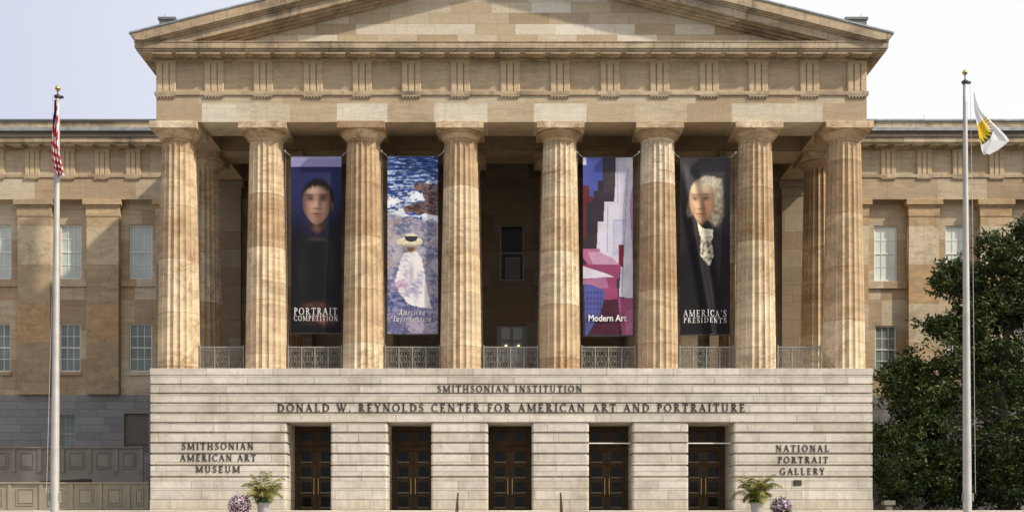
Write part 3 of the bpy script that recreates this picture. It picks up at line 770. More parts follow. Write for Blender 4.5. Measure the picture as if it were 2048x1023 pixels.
def glyph_mesh(mb, strokes, ox, oz, sc, y, dep, shear=0.0, ysurf=None, hs=1.0):
    """strokes as ribbons facing -y, each a hair proud of the one before so none share a plane"""
    for si, (pts, ws) in enumerate(strokes):
        n = len(pts); L, Rr = [], []
        for i in range(n):
            a = Vector(pts[max(0,i-1)]); b = Vector(pts[min(n-1,i+1)]); t = (b-a)
            if t.length < 1e-6: t = Vector((1,0))
            t.normalize(); nn = Vector((-t.y, t.x)); p = Vector(pts[i])
            L.append(p+nn*ws[i]/2); Rr.append(p-nn*ws[i]/2)
        def P(q, yy):
            x = ox + (q.x*hs + shear*q.y)*sc; z = oz + q.y*sc
            return (x, yy + (ysurf(x, z) if ysurf else 0), z)
        yf = y - dep - .0007*si
        vs = [P(q, yf) for q in L] + [P(q, yf) for q in Rr]
        vb = [P(q, y) for q in L] + [P(q, y) for q in Rr]
        fs = [(i, i+1, n+i+1, n+i) for i in range(n-1)]
        m = 2*n
        if dep > .01:
            fs += [(i, m+i, m+i+1, i+1) for i in range(n-1)] + [(n+i, n+i+1, m+n+i+1, m+n+i) for i in range(n-1)]
            fs += [(0, n, m+n, m), (n-1, m+n-1, m+2*n-1, 2*n-1)]
            mb.add(vs+vb, fs)
        else: mb.add(vs, fs)
def layout(text, width, sc, base_track=.24):
    adv = [glyph(c)[1] for c in text]
    nat = sum(adv)*sc
    want = width - nat*1.0; hs = 1.0
    if want < base_track*sc*(len(text)-1): hs = width/(nat + base_track*sc*(len(text)-1)); 
    tr = (width - nat*hs)/max(1, len(text)-1)/sc
    xs_, x = [], 0
    for a in adv: xs_.append(x*sc); x += a*hs + tr
    layout.hs = hs
    return xs_
def inscription(lines, label, cy_loc):
    root = thing('wall_inscription', label, 'lettering', (0, 0, cy_loc), None)
    for text, p0, p1, y0, y1 in lines:
        sc = (y1-y0)/46.0; w_ = X(p1)-X(p0); xs_ = layout(text, w_, sc)
        for c, dx in zip(text, xs_):
            if c == ' ': continue
            m = MB(); glyph_mesh(m, glyph(c)[0], X(p0)+dx, Z(y1), sc, 0.0, .028, hs=layout.hs)
            m.build('letter', M['letter'], root)
    return root
inscription([('SMITHSONIAN INSTITUTION', 875, 1164, 770, 783.5)], 'bronze letters reading SMITHSONIAN INSTITUTION, the short top line on the podium', Z(783))
inscription([('DONALD W. REYNOLDS CENTER FOR AMERICAN ART AND PORTRAITURE', 555, 1490, 806.5, 823)], 'long line of bronze letters above the five doors, starting DONALD W. REYNOLDS', Z(823))
inscription([('SMITHSONIAN', 364, 507, 884.5, 898), ('AMERICAN ART', 361, 512, 907.5, 921), ('MUSEUM', 392, 480, 930.5, 944)], 'three lines of bronze letters reading SMITHSONIAN AMERICAN ART MUSEUM', Z(944))
inscription([('NATIONAL', 1552, 1658, 889, 902), ('PORTRAIT', 1556, 1656, 912, 925), ('GALLERY', 1560, 1649, 935, 948)], 'three lines of bronze letters reading NATIONAL PORTRAIT GALLERY', Z(948))
pq = thing('wall_plaque', 'small dark bronze plaque on the podium under the word GALLERY', 'plaque', (X(1595),0,Z(970)))
m = MB(); m.bbox(X(1587),X(1603),-.03,-.001,Z(970),Z(959),.006); m.build('plate', M['letter'], pq)
m = MB()
for i in range(4): m.box(X(1589),X(1601),-.034,-.0305,Z(968.5-2.4*i),Z(968.5-2.4*i)+.018)
m.build('raised_text', M['door_trim'], pq)

# white rods across the two right-hand door openings
for (o, lab) in ((openings[3], 'thin white rod across the fourth door opening, left of the last doorway'), (openings[4], 'thin white rod across the last doorway beside the right potted palm')):
    t = thing('spanning_rod', lab, 'rod', (X(o[0]), .3, Z(886)), 'white rods across door openings')
    m = MB(); m.tube([(X(o[0])+.0,.5,Z(885.5,.5)),(X(o[1])-.01,.5,Z(885.5,.5))], .028, 8); m.build('rod', M['white_paint'], t)

# ------------------------------------------------------------------ railings between the columns
def tube2(mb, pts, r, y): mb.tube([(p[0], y, p[1]) for p in pts], r, 5)
def ellipse(cx, cz, rx, rz, n=22): return [(cx+rx*math.cos(2*math.pi*i/n), cz+rz*math.sin(2*math.pi*i/n)) for i in range(n)]
def spiral(cx, cz, r0, r1, a0, turns, n=18): return [(cx+(r0+(r1-r0)*i/n)*math.cos(a0+turns*2*math.pi*i/n), cz+(r0+(r1-r0)*i/n)*math.sin(a0+turns*2*math.pi*i/n)) for i in range(n+1)]
rails = [(401,487,3),(577,683,4),(771,879,4),(968,1075,4),(1164,1270,4),(1360,1466,4),(1556,1640,3)]
rlab = ['leftmost grey iron railing, three scroll panels wide', 'grey scroll railing below the PORTRAIT COMPETITION banner', 'grey scroll railing below the American Impressionism banner', 'grey scroll railing in the open middle bay with lamps behind it', 'grey scroll railing below the Modern Art banner', "grey scroll railing below the AMERICA'S PRESIDENTS banner", 'rightmost grey iron railing, three scroll panels wide']
for (a, b, n), lab in zip(rails, rlab):
    y = 1.2; x0, x1 = X(a, y), X(b, y); z0, z1 = CZ+.02, Z(692.5, y)
    t = thing('iron_railing', lab, 'railing', ((x0+x1)/2, y, CZ), 'railings between the front columns')
    for za, zb_ in ((z1-.06,z1),(z0+.06,z0+.10)): m = MB(); m.box(x0,x1,y-.033,y+.033,za,zb_); m.build('rail', M['iron'], t)
    for i in range(n+1):
        p = MB(); x = x0+(x1-x0)*i/n; p.box(x-.028,x+.028,y-.037,y+.037,z0-.02,z1+(.06 if i in (0,n) else -.061)); p.build('post', M['iron'], t)
    for i in range(n):
        q = MB(); xa = x0+(x1-x0)*i/n; xb = x0+(x1-x0)*(i+1)/n; c = (xa+xb)/2; hw_ = (xb-xa)/2-.035; zc_ = (z0+.08+z1-.06)/2; hh = (z1-.06-z0-.1)/2
        k = .0125
        q.tube([(px,y,pz) for px,pz in ellipse(c,zc_,hw_*.92,hh*.98)], k, 5, closed=True)
        q.tube([(px,y,pz) for px,pz in ellipse(c,zc_,.05,.11,12)], k, 5, closed=True)
        for s in (-1,1):
            tube2(q, [(c+s*.03,zc_+s2*.0) for s2 in (0,)] + [(c+s*.03,zc_)], k, y) if False else None
            for v in (-1,1):
                pts = [(c+s*(.02+.0), zc_+v*.10), (c+s*.05, zc_+v*hh*.42), (c+s*hw_*.32, zc_+v*hh*.62), (c+s*hw_*.62, zc_+v*hh*.52), (c+s*hw_*.72, zc_+v*hh*.25)]
                tube2(q, pts, k, y)
                sp_ = spiral(c+s*hw_*.50, zc_+v*hh*.26, hw_*.24, hw_*.05, 0 if s > 0 else math.pi, 1.1*s*-v)
                tube2(q, sp_, k*.9, y)
                tube2(q, [(c+s*hw_*.9,zc_+v*hh), (c+s*hw_*.55,zc_+v*hh*.80), (c,zc_+v*hh*.66)], k, y)
                tube2(q, [(c+s*hw_*.25,zc_+v*hh*.99), (c+s*hw_*.2,zc_+v*hh*.86), (c,zc_+v*hh*.80)], k, y)
                tube2(q, spiral(c+s*hw_*.84, zc_+v*hh*.80, .06, .02, 0, 1.0*s, 10), k*.8, y)
            tube2(q, [(c+s*hw_*.2,zc_), (c+s*hw_*.9,zc_)], k*.8, y)
        q.build('scroll_panel', M['iron'], t)

# ------------------------------------------------------------------ banners
def lerp(a, b, t): t = max(0, min(1, t)); return tuple(a[i]+(b[i]-a[i])*t for i in range(3))
def sst(a, b, x): t = max(0, min(1, (x-a)/(b-a))); return t*t*(3-2*t)
def nz(x, y, s=1.0): return noise.noise(Vector((x*s, y*s, 3.1)))
def ell(u, v, cu, cv, ru, rv): return math.sqrt(((u-cu)/ru)**2 + ((v-cv)/rv)**2)
def gs(u, v, cu, cv, ru, rv): return math.exp(-((u-cu)/ru)**2-((v-cv)/rv)**2)
def inpoly(u, v, p):
    c = False
    for i in range(len(p)):
        (x1,y1),(x2,y2) = p[i-1], p[i]
        if (y1 > v) != (y2 > v) and u < (x2-x1)*(v-y1)/(y2-y1)+x1: c = not c
    return c
def mulc(c, k): return tuple(q*k for q in c)
def art_portrait(u, v):                       # young man, dark clothes, blue backdrop
    A = v*3.5
    c = lerp((.022,.025,.085), (.009,.009,.012), sst(.9,1.9,A + .5*abs(u-.5)*(1 if u < .5 else 2.0)))
    # dark jacket and shoulders
    sh = 1.62 + 1.1*abs(u-.52)**1.6
    c = lerp(c, (.009,.009,.011), sst(sh-.05, sh+.10, A))
    c = lerp(c, (.020,.020,.024), .8*gs(u,A,.80,2.1,.10,.55)+.5*gs(u,A,.2,2.3,.12,.5))
    # neck
    nw = .155+.05*sst(1.35,1.65,A)
    if A > 1.1: 
        nk = lerp((.11,.058,.046), (.035,.016,.013), sst(.0,1.0,abs(u-.50)/nw + .5*gs(u,A,.5,1.30,.3,.09)))
        edge = sst(nw+.02, nw-.03, abs(u-.52)) if False else 1-sst(nw-.03, nw+.02, abs(u-.52))
        c = lerp(c, nk, edge*(1-sst(1.44,1.58,A+.5*abs(u-.52))))
        c = lerp(c, (.05,.038,.032), .8*edge*gs(u,A,.52,1.64,.2,.035))
    # hair mass
    c = lerp((.010,.008,.008), c, sst(.86,1.06,ell(u,A,.53,.82,.325,.40)))
    # ear on the shaded side
    c = lerp((.10,.045,.035), c, sst(.5,1.1,ell(u,A,.815,.98,.035,.12)))
    # face
    fw = .295 - .06*sst(.98,1.38,A)
    f = ell(u,A,.51,.91,fw,.45)
    k = .06 + 1.12*gs(u,A,.43,.88,.135,.50) + .38*gs(u,A,.645,.97,.085,.33)
    k *= .95+.10*nz(u*6,A*5)
    sk = lerp((.040,.018,.014), (.40,.235,.175), k)
    sk = lerp(sk, (.52,.34,.26), .55*gs(u,A,.45,.66,.13,.10))
    sk = mulc(sk, 1-.85*gs(u,A,.385,.83,.085,.060)); sk = mulc(sk, 1-.88*gs(u,A,.635,.83,.08,.060))      # eye sockets
    sk = mulc(sk, 1-.72*gs(u,A,.375,.765,.11,.022)); sk = mulc(sk, 1-.72*gs(u,A,.645,.765,.10,.022))    # brows
    for eu in (.385,.635):
        sk = lerp(sk, (.20,.15,.13), .65*gs(u,A,eu,.842,.045,.013)); sk = lerp(sk, (.008,.006,.006), .9*gs(u,A,eu+.005,.838,.022,.020))
    sk = mulc(sk, 1-.45*gs(u,A,.575,.92,.035,.12)); sk = lerp(sk, (.50,.31,.24), .5*gs(u,A,.495,.95,.022,.10))   # nose
    sk = mulc(sk, 1-.62*gs(u,A,.515,1.035,.075,.020))
    sk = lerp(sk, (.17,.055,.045), .8*gs(u,A,.51,1.135,.095,.030)); sk = mulc(sk, 1-.7*gs(u,A,.51,1.135,.09,.010)); sk = mulc(sk, 1-.4*gs(u,A,.51,1.19,.07,.018))
    inside = 1-sst(.92,1.02,f)
    hair_l = .60 + 1.7*(u-.52)**2 + .035*nz(u*22,A*8)
    inside *= sst(hair_l-.05, hair_l+.05, A)
    c = lerp(c, sk, inside)
    # folded hands
    h = gs(u,A,.62,3.22,.25,.10); c = lerp(c, (.19,.085,.07), min(1,h*1.2)*(.25+.6*sst(-.35,.45,nz(u*9+A*6,A*9-u*5))))
    h = gs(u,A,.50,2.96,.22,.07); c = lerp(c, (.14,.06,.05), min(1,h*1.1)*(.3+.5*sst(-.35,.45,nz(u*8-A*7,A*9+u*6))))
    if v < .056: c = (.27,.25,.45) if v > .012 else (.33,.31,.52)
    return c
def dab(u, A, fu, fa, tilt, seed):            # directional brush dabs
    return nz(u*fu+seed+A*tilt, A*fa-u*tilt*1.4)*.75+.45*nz(u*fu*2.3+seed*2, A*fa*2.1)
def art_sea(u, v):                            # breezy shore in dabs of paint, a seated figure in white
    A = v*3.5
    n1 = dab(u,A,4.5,24,.8,0); n2 = dab(u,A,9,15,3,7); n3 = nz(u*3, A*4); n4 = dab(u,A,14,22,-4,3)
    deep = lerp((.014,.038,.15), (.07,.13,.32), sst(-.35,.35,n1)); sea = lerp(deep, (.40,.48,.66), sst(.12,.50,n1+.5*n4 + .22*sst(.1,.9,A)))
    sea = lerp(sea, (.70,.72,.78), sst(.10,.45,nz(u*3+3,A*7)+.55*n4 - .42 + .72*sst(.35,.95,A)))
    rock = lerp((.040,.026,.028), (.20,.125,.11), sst(-.45,.45,n2+.5*n3)); rock = lerp(rock, (.20,.17,.28), sst(.2,.6,n1)); rock = lerp(rock, (.34,.24,.20), .4*sst(.35,.8,n4))
    pale = lerp((.12,.13,.23), (.38,.35,.39), sst(-.45,.45,n2*.8+n3*.6)); pale = lerp(pale, (.34,.26,.26), sst(.2,.6,nz(u*7,A*5))); pale = lerp(pale, (.60,.57,.60), .8*sst(.28,.6,n4))
    c = sea
    ee = min(ell(u,A,1.0,.84,.30,.34)+.35*nz(u*6,A*6), ell(u,A,.68,1.02,.38,.11)+.4*nz(u*7,A*7), ell(u,A,.70,.60,.24,.08)+.4*nz(u*9,A*9))
    if A > .5: c = lerp(rock, c, sst(.92,1.02,ee))
    c = lerp(c, pale, sst(1.06,1.13,A - .24*u - .10*nz(u*4,1.0) + .03*n4))
    shade = sst(2.2,2.5,A - .55*u + .25*nz(u*3,A*2)); c = lerp(c, lerp((.035,.05,.17), (.20,.21,.36), sst(-.4,.5,n2+n1*.5)), shade*.85)
    c = lerp(c, lerp((.10,.10,.20), (.34,.30,.38), sst(-.3,.5,n4+n3)), sst(2.95,3.1,A+.15*nz(u*5,A*3)))
    cloth = lerp((.33,.31,.46), (.72,.69,.68), sst(-.5,.25,n2*.7+.8*nz(u*5+A,A*2.5)+.15)); cloth = lerp(cloth, (.80,.78,.74), sst(.2,.5,n4))
    body = [(.36,1.88),(.56,1.86),(.68,2.02),(.74,2.35),(.80,2.70),(.88,3.0),(.64,2.98),(.40,2.90),(.22,2.66),(.15,2.48),(.22,2.2),(.28,2.0)]
    if inpoly(u+.03*n4, A+.03*n2, body): c = cloth
    c = lerp(c, (.30,.26,.38), .75*gs(u,A,.47,2.30,.05,.22)); c = lerp(c, (.28,.25,.38), .6*gs(u,A,.56,2.66,.05,.20))
    c = lerp(c, lerp((.36,.20,.34), (.55,.42,.52), sst(-.3,.3,n4)), min(1,1.3*gs(u,A,.26,2.52,.14,.08)))
    c = lerp(c, (.16,.075,.04), min(1,1.6*gs(u,A,.46,1.83,.075,.06)))
    h = ell(u-.10*(A-1.66),A,.44,1.68,.26,.105); hat = lerp((.60,.50,.30), (.74,.69,.52), sst(-.3,.3,n4)); hat = lerp(hat, (.30,.24,.17), sst(1.70,1.78,A))
    c = lerp(hat, c, sst(.92,1.04,h))
    if ell(u,A,.47,1.60,.125,.085) < 1: c = (.66,.60,.43) if A < 1.57 else (.035,.032,.045)
    return c
ART3 = [([(0,0),(1,0),(1,3.55),(0,3.55)], (.040,.032,.042)),
        ([(.0,0),(.40,0),(.40,.46),(.30,.46),(.30,.66),(.22,.66),(.22,.80),(.12,.80),(.12,.60),(0,.60)], (.075,.095,.34)),
        ([(.42,0),(.66,0),(.60,.70),(.42,.70)], (.058,.048,.055)),
        ([(0,0),(.07,0),(.07,.15),(0,.15)], (.55,.54,.64)),
        ([(0,.56),(.13,.56),(.13,.78),(.20,.78),(.20,.90),(.07,.90),(.07,1.62),(0,1.62)], (.13,.028,.035)),
        ([(.66,0),(1,0),(1,2.85),(.72,2.75),(.80,1.6),(.62,1.2)], (.56,.53,.62)),
        ([(.43,.88),(.62,.88),(.66,.60),(.72,.60),(.78,2.12),(.52,2.05),(.27,1.95),(.30,1.28),(.41,1.28)], (.60,.57,.66)),
        ([(.60,1.25),(.84,1.25),(.82,1.95),(.60,1.95)], (.50,.48,.60)),
        ([(.88,0),(1,0),(1,2.8),(.72,2.78),(.78,2.2)], (.62,.59,.67)),
        ([(.93,.9),(1,.5),(1,2.2)], (.42,.27,.42)),
        ([(0,1.82),(.34,1.82),(.34,1.94),(.44,1.94),(.44,2.14),(.10,2.14),(0,2.0)], (.40,.13,.24)),
        ([(.10,1.88),(.34,1.88),(.60,2.02),(.74,2.14),(.2,2.14)], (.50,.28,.40)),
        ([(.72,1.74),(.82,1.74),(.80,2.20),(.72,2.14)], (.17,.016,.03)),
        ([(0,2.14),(.76,2.14),(.72,2.42),(.68,2.42),(.68,2.85),(.50,2.85),(.46,2.60),(0,2.50)], (.27,.055,.13)),
        ([(0,2.17),(.48,2.32),(.62,2.38),(0,2.42)], (.62,.59,.66)),
        ([(0,2.44),(.46,2.38),(.52,2.62),(.25,2.62),(0,2.54)], (.36,.15,.27)),
        ([(.36,2.60),(.70,2.60),(.70,2.84),(.36,2.84)], (.30,.06,.14)),
        ([(.02,2.52),(.20,2.55),(.44,2.66),(.40,3.0),(.30,3.2),(.08,3.55),(.05,3.55)], (.085,.09,.29)),
        ([(.42,2.85),(.72,2.82),(.70,3.1),(.78,3.55),(.12,3.55),(.32,3.2)], (.065,.018,.032)),
        ([(.70,2.80),(1,2.80),(1,3.55),(.78,3.55)], (.32,.085,.18)),
        ([(.86,3.1),(1,3.0),(1,3.55),(.84,3.55)], (.40,.14,.25))]
def art_blocks(u, v):                         # flat-coloured city-like geometry
    A = v*3.55; c = (.05,.05,.06)
    for p, k in ART3:
        if inpoly(u, A, p): c = k
    if .05 < u < .42 and 2.64 < A < 3.3 and (u*15+.3*A) % 1 < .42 and (A*9) % 1 < .5 and c[2] > .25: c = (.045,.045,.16)
    if c[0] > .45 and c[2] > .55:
        for x0_, k_, a0_, a1_ in ((.68,.02,0,.9),(.80,.0,1.25,1.9),(.62,.0,1.25,1.75),(.50,-.02,.95,1.9),(.90,-.05,.2,2.7)):
            if a0_ < A < a1_ and abs(u-x0_-(A-a0_)*k_) < .009: c = (.34,.33,.50)
        if abs(A-1.25) < .012 and .6 < u < .84: c = (.34,.33,.50)
    f = .92 + .18*nz(u*4, A*4) + .08*nz(u*23,A*23)
    if v < .02: f *= .85
    return mulc(c, f)
def art_elder(u, v):                          # white-haired sitter in a dark coat with a pale neckcloth
    A = v*3.52
    c = lerp((.052,.050,.054), (.024,.022,.026), sst(.2,1.6,A)); c = mulc(c, .9+.25*nz(u*3,A*3))
    sh = 1.35+1.2*max(0,.55-u)**1.2 + .5*max(0,u-.62)
    c = lerp(c, (.013,.011,.014), sst(sh-.08, sh+.12, A))
    hn = nz(u*9,A*10+u*6); hn2 = nz(u*24+A*9,A*16)
    c = lerp(c, lerp((.13,.11,.08), (.30,.265,.19), sst(-.6,.6,nz(u*6+A*12,A*5-u*14)+.3*hn2)), 1-sst(.72,1.10,ell(u,A,.71,.98,.19,.40)+.10*hn))
    c = lerp(c, lerp((.26,.235,.17), (.46,.42,.31), sst(-.6,.6,nz(u*5+A*9,A*3-u*12)+.2*hn2)-.5*sst(.6,.95,u)), 1-sst(.75,1.08,ell(u,A,.55,.66,.345,.31)+.06*hn))
    c = lerp(c, (.22,.19,.14), .8*(1-sst(.5,1.1,ell(u,A,.185,1.05,.075,.20)+.2*hn)))
    fw = .275-.06*sst(.95,1.3,A)
    f = ell(u,A,.435,.86,fw,.47)
    k = .20+.95*gs(u,A,.34,.80,.18,.55)+.25*gs(u,A,.55,.75,.12,.3); k *= .95+.10*nz(u*6,A*5)
    sk = lerp((.11,.042,.025), (.56,.36,.22), k)
    sk = lerp(sk, (.66,.55,.38), .8*gs(u,A,.42,.56,.20,.13))
    sk = lerp(sk, (.44,.17,.11), .55*gs(u,A,.54,.98,.10,.12)+.35*gs(u,A,.26,1.0,.07,.10))
    for eu, w_ in ((.30,.075),(.52,.085)):
        sk = mulc(sk, 1-.75*gs(u,A,eu,.80,w_,.055)); sk = mulc(sk, 1-.6*gs(u,A,eu,.725,w_*1.2,.025))
        sk = lerp(sk, (.32,.26,.20), .5*gs(u,A,eu,.812,.04,.013)); sk = lerp(sk, (.02,.015,.013), .9*gs(u,A,eu,.808,.024,.018))
    sk = mulc(sk, 1-.40*gs(u,A,.455,.90,.03,.12)); sk = lerp(sk, (.68,.50,.34), .6*gs(u,A,.385,.91,.025,.12))
    sk = mulc(sk, 1-.55*gs(u,A,.40,1.005,.07,.02))
    sk = lerp(sk, (.26,.085,.06), .75*gs(u,A,.395,1.105,.09,.022)); sk = mulc(sk, 1-.6*gs(u,A,.395,1.105,.09,.009)); sk = mulc(sk, 1-.35*gs(u,A,.40,1.16,.07,.02))
    sk = mulc(sk, 1-.5*gs(u,A,.50,1.30,.16,.06)); sk = mulc(sk, 1-.4*gs(u,A,.49,1.04,.02,.09)); sk = mulc(sk, 1-.3*gs(u,A,.28,1.05,.02,.08))
    c = lerp(sk, c, sst(.88,1.03,f))
    c = lerp(c, lerp((.40,.36,.27), (.62,.57,.44), sst(-.3,.3,hn2)), .85*(1-sst(.6,1.08,ell(u,A,.60,.46,.26,.11)+.18*hn)))
    jab = [(.34,1.27),(.44,1.36),(.58,1.42),(.66,1.42),(.66,1.55),(.63,1.65),(.67,1.95),(.60,2.14),(.54,2.10),(.46,2.02),(.39,1.95),(.42,1.6),(.37,1.45)]
    if inpoly(u+.02*hn2, A+.02*hn, jab):
        c = lerp((.60,.56,.44), (.42,.38,.28), sst(.0,.5,nz(u*9,A*5)))
        if A > 1.56: c = lerp((.13,.12,.09), (.50,.47,.36), sst(-.35,.30,dab(u,A,15,11,3,5)))
    return c
def banner(px0, px1, py0, py1, art, label, lines, folds, style):
    y = 1.15; x0, x1, z0, z1 = X(px0,y), X(px1,y), Z(py1,y), Z(py0,y)
    t = thing('hanging_banner', label, 'banner', ((x0+x1)/2, y, z0), None)
    NU, NV = 100, 340
    def surf(x, z):
        u = (x-x0)/(x1-x0); v = (z1-z)/(z1-z0); d = 0
        for (a, k, wd, h) in folds: d += h*math.exp(-((u-a-k*v)/wd)**2)*sst(0,.15,v)
        return d + .012*math.sin(u*9+v*5)*sst(0,.3,v) + .01*math.sin(v*17+u*3)*(1-abs(u-.5))
    m = MB(); cols = []
    for j in range(NV+1):
        v = j/NV
        for i in range(NU+1):
            u = i/NU; x = x0+(x1-x0)*u; z = z1-(z1-z0)*v
            m.v.append((x, y+surf(x,z), z)); cols.append(art(u, v))
    for j in range(NV):
        for i in range(NU):
            a = j*(NU+1)+i; m.f.append([a, a+NU+1, a+NU+2, a+1]); m.t.append(.5)
    m.build('fabric', M['fabric'], t, smooth=True, cols=cols)
    for zq in (z1+.02, z0-.02): h = MB(); h.tube([(x0-.02,y+.02,zq),(x1+.02,y+.02,zq)], .028, 8); h.build('batten', M['cap'], t)
    for s, xe in ((-1, x0), (1, x1)):
        xo_ = xe + s*.20
        k = MB(); k.tube([(xe,y+.02,z1+.02),(xe+s*.27,y+.02,z1+.24)], .016, 5); k.build('tie_cord', M['cord'], t)
        b = MB(); b.lathe([(.0,-.05),(.05,-.03),(.055,.0),(.04,.04),(0,.05)], 10, (xe+s*.27,y+.02,z1+.25)); b.build('tie_bolt', M['white_paint'], t)
        k = MB(); k.tube([(xe+s*.26,y+.02,z1+.24),(xe+s*.12,y+.02,CZ+.95)], .010, 5); k.build('stay_cable', M['iron'], t)
    for (text, a, b, y0, y1) in lines:
        lm = MB(); sc = (y1-y0)*(D0+y)/F; xs_ = layout(text, X(b,y)-X(a,y), sc)
        if style == 'sans':
            cu = bpy.data.curves.new('lettering', 'FONT'); cu.body = text; cu.size = 1.0; cu.offset = .018; cu.resolution_u = 3
            to = bpy.data.objects.new('lettering', cu); COL.objects.link(to); bpy.context.view_layer.update()
            me = bpy.data.meshes.new_from_object(to.evaluated_get(bpy.context.evaluated_depsgraph_get()))
            xs2 = [q.co.x for q in me.vertices]; w0, w1 = min(xs2), max(xs2); hcap = max(q.co.y for q in me.vertices)
            sx_ = (X(b,y)-X(a,y))/(w1-w0); sz_ = sc/hcap
            vs = []
            for q in me.vertices:
                x = X(a,y)+(q.co.x-w0)*sx_; z = Z(y1,y)+q.co.y*sz_; vs.append((x, y-.055, z))
            lm.add(vs, [tuple(p.vertices) for p in me.polygons])
            bpy.data.objects.remove(to); bpy.data.meshes.remove(me)
        else:
            for c, dx in zip(text, xs_):
                if c != ' ': glyph_mesh(lm, [(p, [max(.06, q*.85) for q in w_]) for p, w_ in glyph(c)[0]], X(a,y)+dx, Z(y1,y), sc, y-.008, .004, .22 if style == 'italic' else 0, surf, layout.hs)
        lm.build('lettering', M['white_print'], t)
    return t
banner(582,683,313,665, art_portrait, 'blue and black banner with a young man in dark clothes, reading PORTRAIT COMPETITION', [('PORTRAIT',588,674,615,629),('COMPETITION',588,675,630.5,641)], [(.9,-.1,.12,.05)], 'serif')
banner(775,876,313,667, art_sea, 'blue and lilac painted seashore banner with a seated figure in white, reading American Impressionism', [('American',797,849,617,629),('Impressionism',786,862,630.5,642)], [(.15,.1,.14,.04)], 'italic')
banner(1166,1266,315,670, art_blocks, 'banner of white, blue and magenta geometric shapes, reading Modern Art', [('Modern Art',1177,1253,629,642)], [(.8,0,.14,.03)], 'sans')
banner(1360,1460,316,668, art_elder, "dark creased banner with a white-haired sitter, reading AMERICA'S PRESIDENTS", [("AMERICA'S",1367,1453,619.5,633),('PRESIDENTS',1367,1453,635,645)], [(.02,.62,.10,-.16),(.22,.60,.10,.12)], 'serif')

# two small lamps on stands in the porch, glowing behind the middle railing
for p, lab in ((1012,'left of two glowing globe lamps behind the middle railing'), (1037,'right of two glowing globe lamps behind the middle railing')):
    y = 7.5; x = X(p,y); t = thing('globe_lamp', lab, 'lamp', (x,y,CZ), 'lamps in the porch'); zb = Z(691,y)
    m = MB(); m.lathe([(.16,0),(.16,.03),(.03,.06),(.025,zb-CZ-.1),(.06,zb-CZ-.08)], 12, (x,y,CZ)); m.build('stand', M['cap'], t)
    m = MB(); m.lathe([(.0,-.07),(.05,-.05),(.07,0),(.05,.05),(0,.07)], 14, (x,y,zb)); m.build('globe', M['lamp'], t, smooth=True)

# ------------------------------------------------------------------ flagpoles and flags
YF = -9.5
def flagpole(bx, tx, ytop, yball, wb, wt, label, cleat):
    b = Vector((X(bx,YF), YF, GZ+.13)); top = Vector((X(tx,YF), YF, Z(ytop,YF)))
    s = (D0+YF)/F; t = thing('flagpole', label, 'flagpole', tuple(b), 'flagpoles before the museum')
    d = top-b; n = 24; pts = [b+d*(i/n) for i in range(n+1)]
    rr = [s*(wb+(wt-wb)*max(0,(i/n-.15)/.85)**1.1)/2 for i in range(n+1)]
    m = MB(); m.tube(pts, rr, 24); m.build('pole', M['pole'], t, smooth=True)
    m = MB(); m.lathe([(.34,0),(.34,.05),(.24,.14),(.20,.22)], 24, tuple(b)); m.build('base_collar', M['pole'], t)
    m = MB(); m.lathe([(rr[-1],-.05),(rr[-1]+.05,0),(rr[-1]+.05,.06),(.05,.10),(.02,.14),(.02,(ytop-yball)*s-.10)], 14, tuple(top)); m.box(top.x, top.x+.2, YF-.04, YF+.04, top.z-.03, top.z+.05); m.build('truck', M['cap'], t)
    r = 5.5*s; m = MB(); m.lathe([(r*math.sin(math.pi*i/12), -r*math.cos(math.pi*i/12)) for i in range(13)], 20, (top.x, YF, Z(yball,YF)), False); m.build('finial_ball', M['gold'], t, smooth=True)
    hx = .22 if cleat > 0 else -.17
    m = MB(); m.tube([(top.x+.17*cleat,YF-.03,top.z-.02),(top.x+.24*cleat if cleat > 0 else top.x-.10,YF-.05,top.z-4),(b.x+.26*cleat,YF-.05,Z(985,YF))], .008, 5); m.build('halyard', M['cord'], t)
    m = MB()
    for q in (-1,1): m.box(b.x+q*.17-.03, b.x+q*.17+.03, YF-.05, YF+.03, Z(1000,YF), Z(985,YF))
    m.build('cleat', M['iron'], t)
flagpole(108.5,115.5,195,177,17,8.5,'pale metal flagpole on the left, carrying the striped flag',-1)
flagpole(1935.5,1930,166,145,17,8,'pale metal flagpole on the right, in front of the magnolia',1)

def flag(rows, color, label, name_fold, amp, NU=46, NV=110, nfold=5):
    """rows: (py, left px, right px) outline samples from top to bottom; the cloth hangs in folds"""
    t = thing('flag', label, 'flag', (X(rows[0][1],YF), YF-.2, Z(rows[-1][0],YF)))
    m = MB(); cols = []
    for j in range(NV+1):
        f = j/NV*(len(rows)-1); i0 = min(int(f), len(rows)-2); q = f-i0
        py, l_, r_ = [rows[i0][k]*(1-q)+rows[i0+1][k]*q for k in range(3)]
        for i in range(NU+1):
            u = i/NU; yy = YF-.16+amp*math.sin(u*nfold*math.pi*2+.6*math.sin(j*.07))*(0.25+.75*sst(0,.3,j/NV))
            px = l_+(r_-l_)*(u+.03*math.sin(u*nfold*2*math.pi*2)); pz = py + (0 if j in (0,) else 0) + 1.5*math.sin(u*9)*(j/NV)
            m.v.append((X(px,YF), yy, Z(pz,YF))); cols.append(color(u, j/NV, px, pz))
    for j in range(NV):
        for i in range(NU):
            a = j*(NU+1)+i; m.f.append([a, a+NU+1, a+NU+2, a+1]); m.t.append(.5)
    m.build('cloth', M['flagcloth'], t, smooth=True, cols=cols)
    return t
def us(u, v, px, py):
    if v < .30 and u < .75 - v*.6: return (.03,.04,.16)
    k = (u*2.4 + v*7.5 + .35*math.sin(v*9)) % 1
    return (.50,.03,.05) if k < .52 else (.78,.75,.74)
